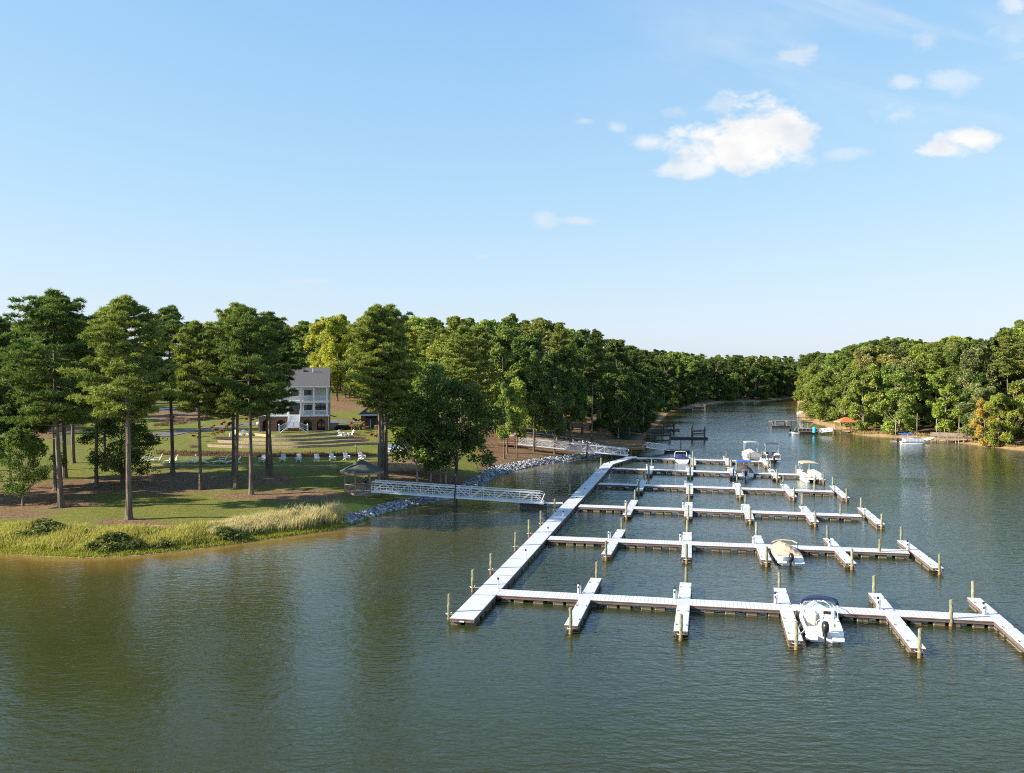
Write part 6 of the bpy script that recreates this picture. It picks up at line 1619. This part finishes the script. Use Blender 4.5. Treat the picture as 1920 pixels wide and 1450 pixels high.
def strip(pairs, n):
    """points on the ground between a near and a far edge given in view directions"""
    pr = np.array(pairs, float); t = rng.uniform(0, 1, n); i = t * (len(pr) - 1); k = np.minimum(i.astype(int), len(pr) - 2); f = (i - k)[:, None]; e = pr[k] * (1 - f) + pr[k + 1] * f; g = rng.uniform(0, 1, n)
    px = e[:, 0]; py = e[:, 1] * (1 - g) + e[:, 2] * g; z = np.full(n, .6)
    for _ in range(10):
        c, s = math.cos(PITCH), math.sin(PITCH); a, b = (px - 960) / F_PX, (725 - py) / F_PX; dy, dz = c + b * s, -s + b * c; tt = (z - CAM_H) / dz; x, y = a * tt, dy * tt; z = z + .7 * (ground(np.column_stack([x, y])) - z)
    return np.column_stack([x, y, z]), g


TALL = grass_mat('tall_grass', (.21, .24, .04), (.72, .60, .33)); MEDG = grass_mat('shore_grass', (.22, .25, .03), (.52, .46, .13)); DRYG = grass_mat('dry_planting', (.05, .032, .02), (.30, .20, .11)); WEED = grass_mat('bank_weeds', (.20, .17, .05), (.42, .33, .16)); LAWN = grass_mat('lawn_grass', (.19, .23, .025), (.38, .36, .07))
tp_, g = strip([(395, 1006, 985), (440, 1003, 978), (500, 999, 972), (560, 994, 966), (610, 986, 962), (640, 982, 966)], 3000)
clump = np.sin(tp_[:, 0] * 1.7 + np.sin(tp_[:, 1] * 1.3) * 2) * np.sin(tp_[:, 1] * 1.9 + tp_[:, 0] * .7); keep = rng.uniform(0, 1, len(tp_)) < .62 + .45 * clump; tp_, clump = tp_[keep], clump[keep]; hh = np.interp(tp_[:, 0], [-29, -23, -16], [.65, 1.15, 1.6]) * (1 + .28 * clump) * rng.uniform(.65, 1.15, len(tp_))
tag(link('tall_grass', blades('tall_grass', tp_, hh, .022, .5, TALL, 9, .26)), 'tall pale seeding grass along the right half of the sandy point', 'grass', kind='stuff')
tp_, g = strip([(-60, 1022, 985), (60, 1030, 986), (150, 1034, 990), (250, 1030, 992), (350, 1022, 992), (420, 1012, 985)], 3600)
tag(link('shore_grass', blades('shore_grass', tp_, rng.uniform(.25, .85, len(tp_)) * (.55 + .6 * np.sin(tp_[:, 0] * .55) ** 2), .024, .5, MEDG, 8, .25)), 'rough yellow-green grass along the left half of the sandy point', 'grass', kind='stuff')
tp_, g = strip([(-60, 1033, 1015), (60, 1041, 1020), (150, 1045, 1024), (250, 1041, 1020), (350, 1031, 1012), (450, 1017, 1002), (540, 1004, 994), (620, 994, 985), (690, 976, 968)], 5200)
tag(link('bank_grass', blades('bank_grass', tp_, rng.uniform(.10, .26, len(tp_)), .022, .5, LAWN, 7, .2)), 'short bright grass at the waterline of the point', 'grass', kind='stuff')
tp_, g = strip([(292, 852, 847), (350, 856, 846), (420, 857, 849), (500, 857, 850), (600, 856, 850), (690, 855, 849)], 260)
tag(link('bed_planting', blades('bed_planting', tp_, rng.uniform(.3, .7, len(tp_)), .03, .6, DRYG, 8, .2)), 'dry ornamental grasses in the mulch bed above the chairs', 'planting', kind='stuff')
tp_, g = strip([(290, 802, 797), (330, 797, 790), (370, 792, 786), (400, 786, 781)], 120)
tag(link('bed_planting', blades('bed_planting', tp_, rng.uniform(.4, .8, len(tp_)), .04, .6, DRYG, 8, .25)), 'dry grasses along the far side of the road', 'planting', kind='stuff')
tp_, g = strip([(1600, 814, 809), (1700, 820, 813), (1800, 827.5, 820), (1900, 839.5, 831)], 560)
tag(link('bank_weeds', blades('bank_weeds', tp_, rng.uniform(.2, .65, len(tp_)), .05, .6, WEED, 8, .4)), 'straw-coloured weeds on the right bank', 'weeds', kind='stuff')

# riprap: loose broken stone along the inlet shore
def rock_mat():
    m, nt, N, L, out = shader('riprap_stone'); p = N.new('ShaderNodeBsdfPrincipled'); p.inputs['Roughness'].default_value = .9; at = N.new('ShaderNodeAttribute'); at.attribute_name = 'tint'; r = N.new('ShaderNodeValToRGB'); e = r.color_ramp.elements
    for q, c in ((.3, (.13, .135, .15)), (.65, (.25, .25, .26))): e.new(q).color = (*c, 1)
    e[0].color = (.055, .058, .065, 1); e[-1].color = (.42, .41, .39, 1); L.new(at.outputs['Fac'], r.inputs[0]); L.new(r.outputs[0], p.inputs['Base Color']); L.new(p.outputs[0], out.inputs[0]); return m


ROCK = rock_mat()


def riprap(label, pairs, n, r0, r1):
    pt, g = strip(pairs, n); base = MB(); t = (1 + 5 ** .5) / 2
    iv = np.array([(-1, t, 0), (1, t, 0), (-1, -t, 0), (1, -t, 0), (0, -1, t), (0, 1, t), (0, -1, -t), (0, 1, -t), (t, 0, -1), (t, 0, 1), (-t, 0, -1), (-t, 0, 1)]) / 1.9
    fc = np.array([(0, 11, 5), (0, 5, 1), (0, 1, 7), (0, 7, 10), (0, 10, 11), (1, 5, 9), (5, 11, 4), (11, 10, 2), (10, 7, 6), (7, 1, 8), (3, 9, 4), (3, 4, 2), (3, 2, 6), (3, 6, 8), (3, 8, 9), (4, 9, 5), (2, 4, 11), (6, 2, 10), (8, 6, 7), (9, 8, 1)])
    r = rng.uniform(r0, r1, n) * rng.choice([.7, 1, 1.35], n, p=[.4, .45, .15]); a = rng.uniform(0, 6.28, n); sc = rng.uniform(.6, 1.2, (n, 3)); v = iv[None] * sc[:, None] * (1 + rng.uniform(-.22, .22, (n, 12, 1)))
    tl = rng.uniform(-.7, .7, n); y = v[:, :, 1] * np.cos(tl)[:, None] - v[:, :, 2] * np.sin(tl)[:, None]; z = v[:, :, 1] * np.sin(tl)[:, None] + v[:, :, 2] * np.cos(tl)[:, None]; x = v[:, :, 0]
    X_ = x * np.cos(a)[:, None] - y * np.sin(a)[:, None]; Y_ = x * np.sin(a)[:, None] + y * np.cos(a)[:, None]
    V = np.stack([X_ * r[:, None] + pt[:, 0:1], Y_ * r[:, None] + pt[:, 1:2], z * r[:, None] * .75 + pt[:, 2:3] + (.14 * np.sin(np.pi * g) + rng.uniform(-.02, .1, n))[:, None]], 2).reshape(-1, 3)
    F_ = (fc[None] + (np.arange(n) * 12)[:, None, None]).reshape(-1, 3); me = np_mesh('riprap', V, [F_]); at = me.attributes.new('tint', 'FLOAT', 'POINT'); at.data.foreach_set('value', np.repeat(rng.uniform(0, 1, n), 12).astype(np.float32)); return tag(link('riprap', me, ROCK), label, 'riprap', kind='stuff')


riprap('grey broken stone along the shore under the gazebo gangway', [(638, 984, 970), (668, 982, 962), (703, 968, 952), (740, 958, 941), (800, 945, 932), (850, 935, 924), (880, 926, 915)], 2900, .13, .26)
riprap('grey broken stone along the curved inlet shore', [(868, 924, 905), (905, 914, 888), (915, 903, 880), (934, 893, 874), (967, 883, 868), (1017, 872, 859), (1067, 864, 855), (1105, 857, 851), (1135, 851, 847)], 3600, .14, .30)
riprap('scattered grey stones edging the path on the straw bank', [(1035, 820, 818), (1070, 826, 823), (1110, 835, 831), (1140, 842, 838)], 160, .16, .3)
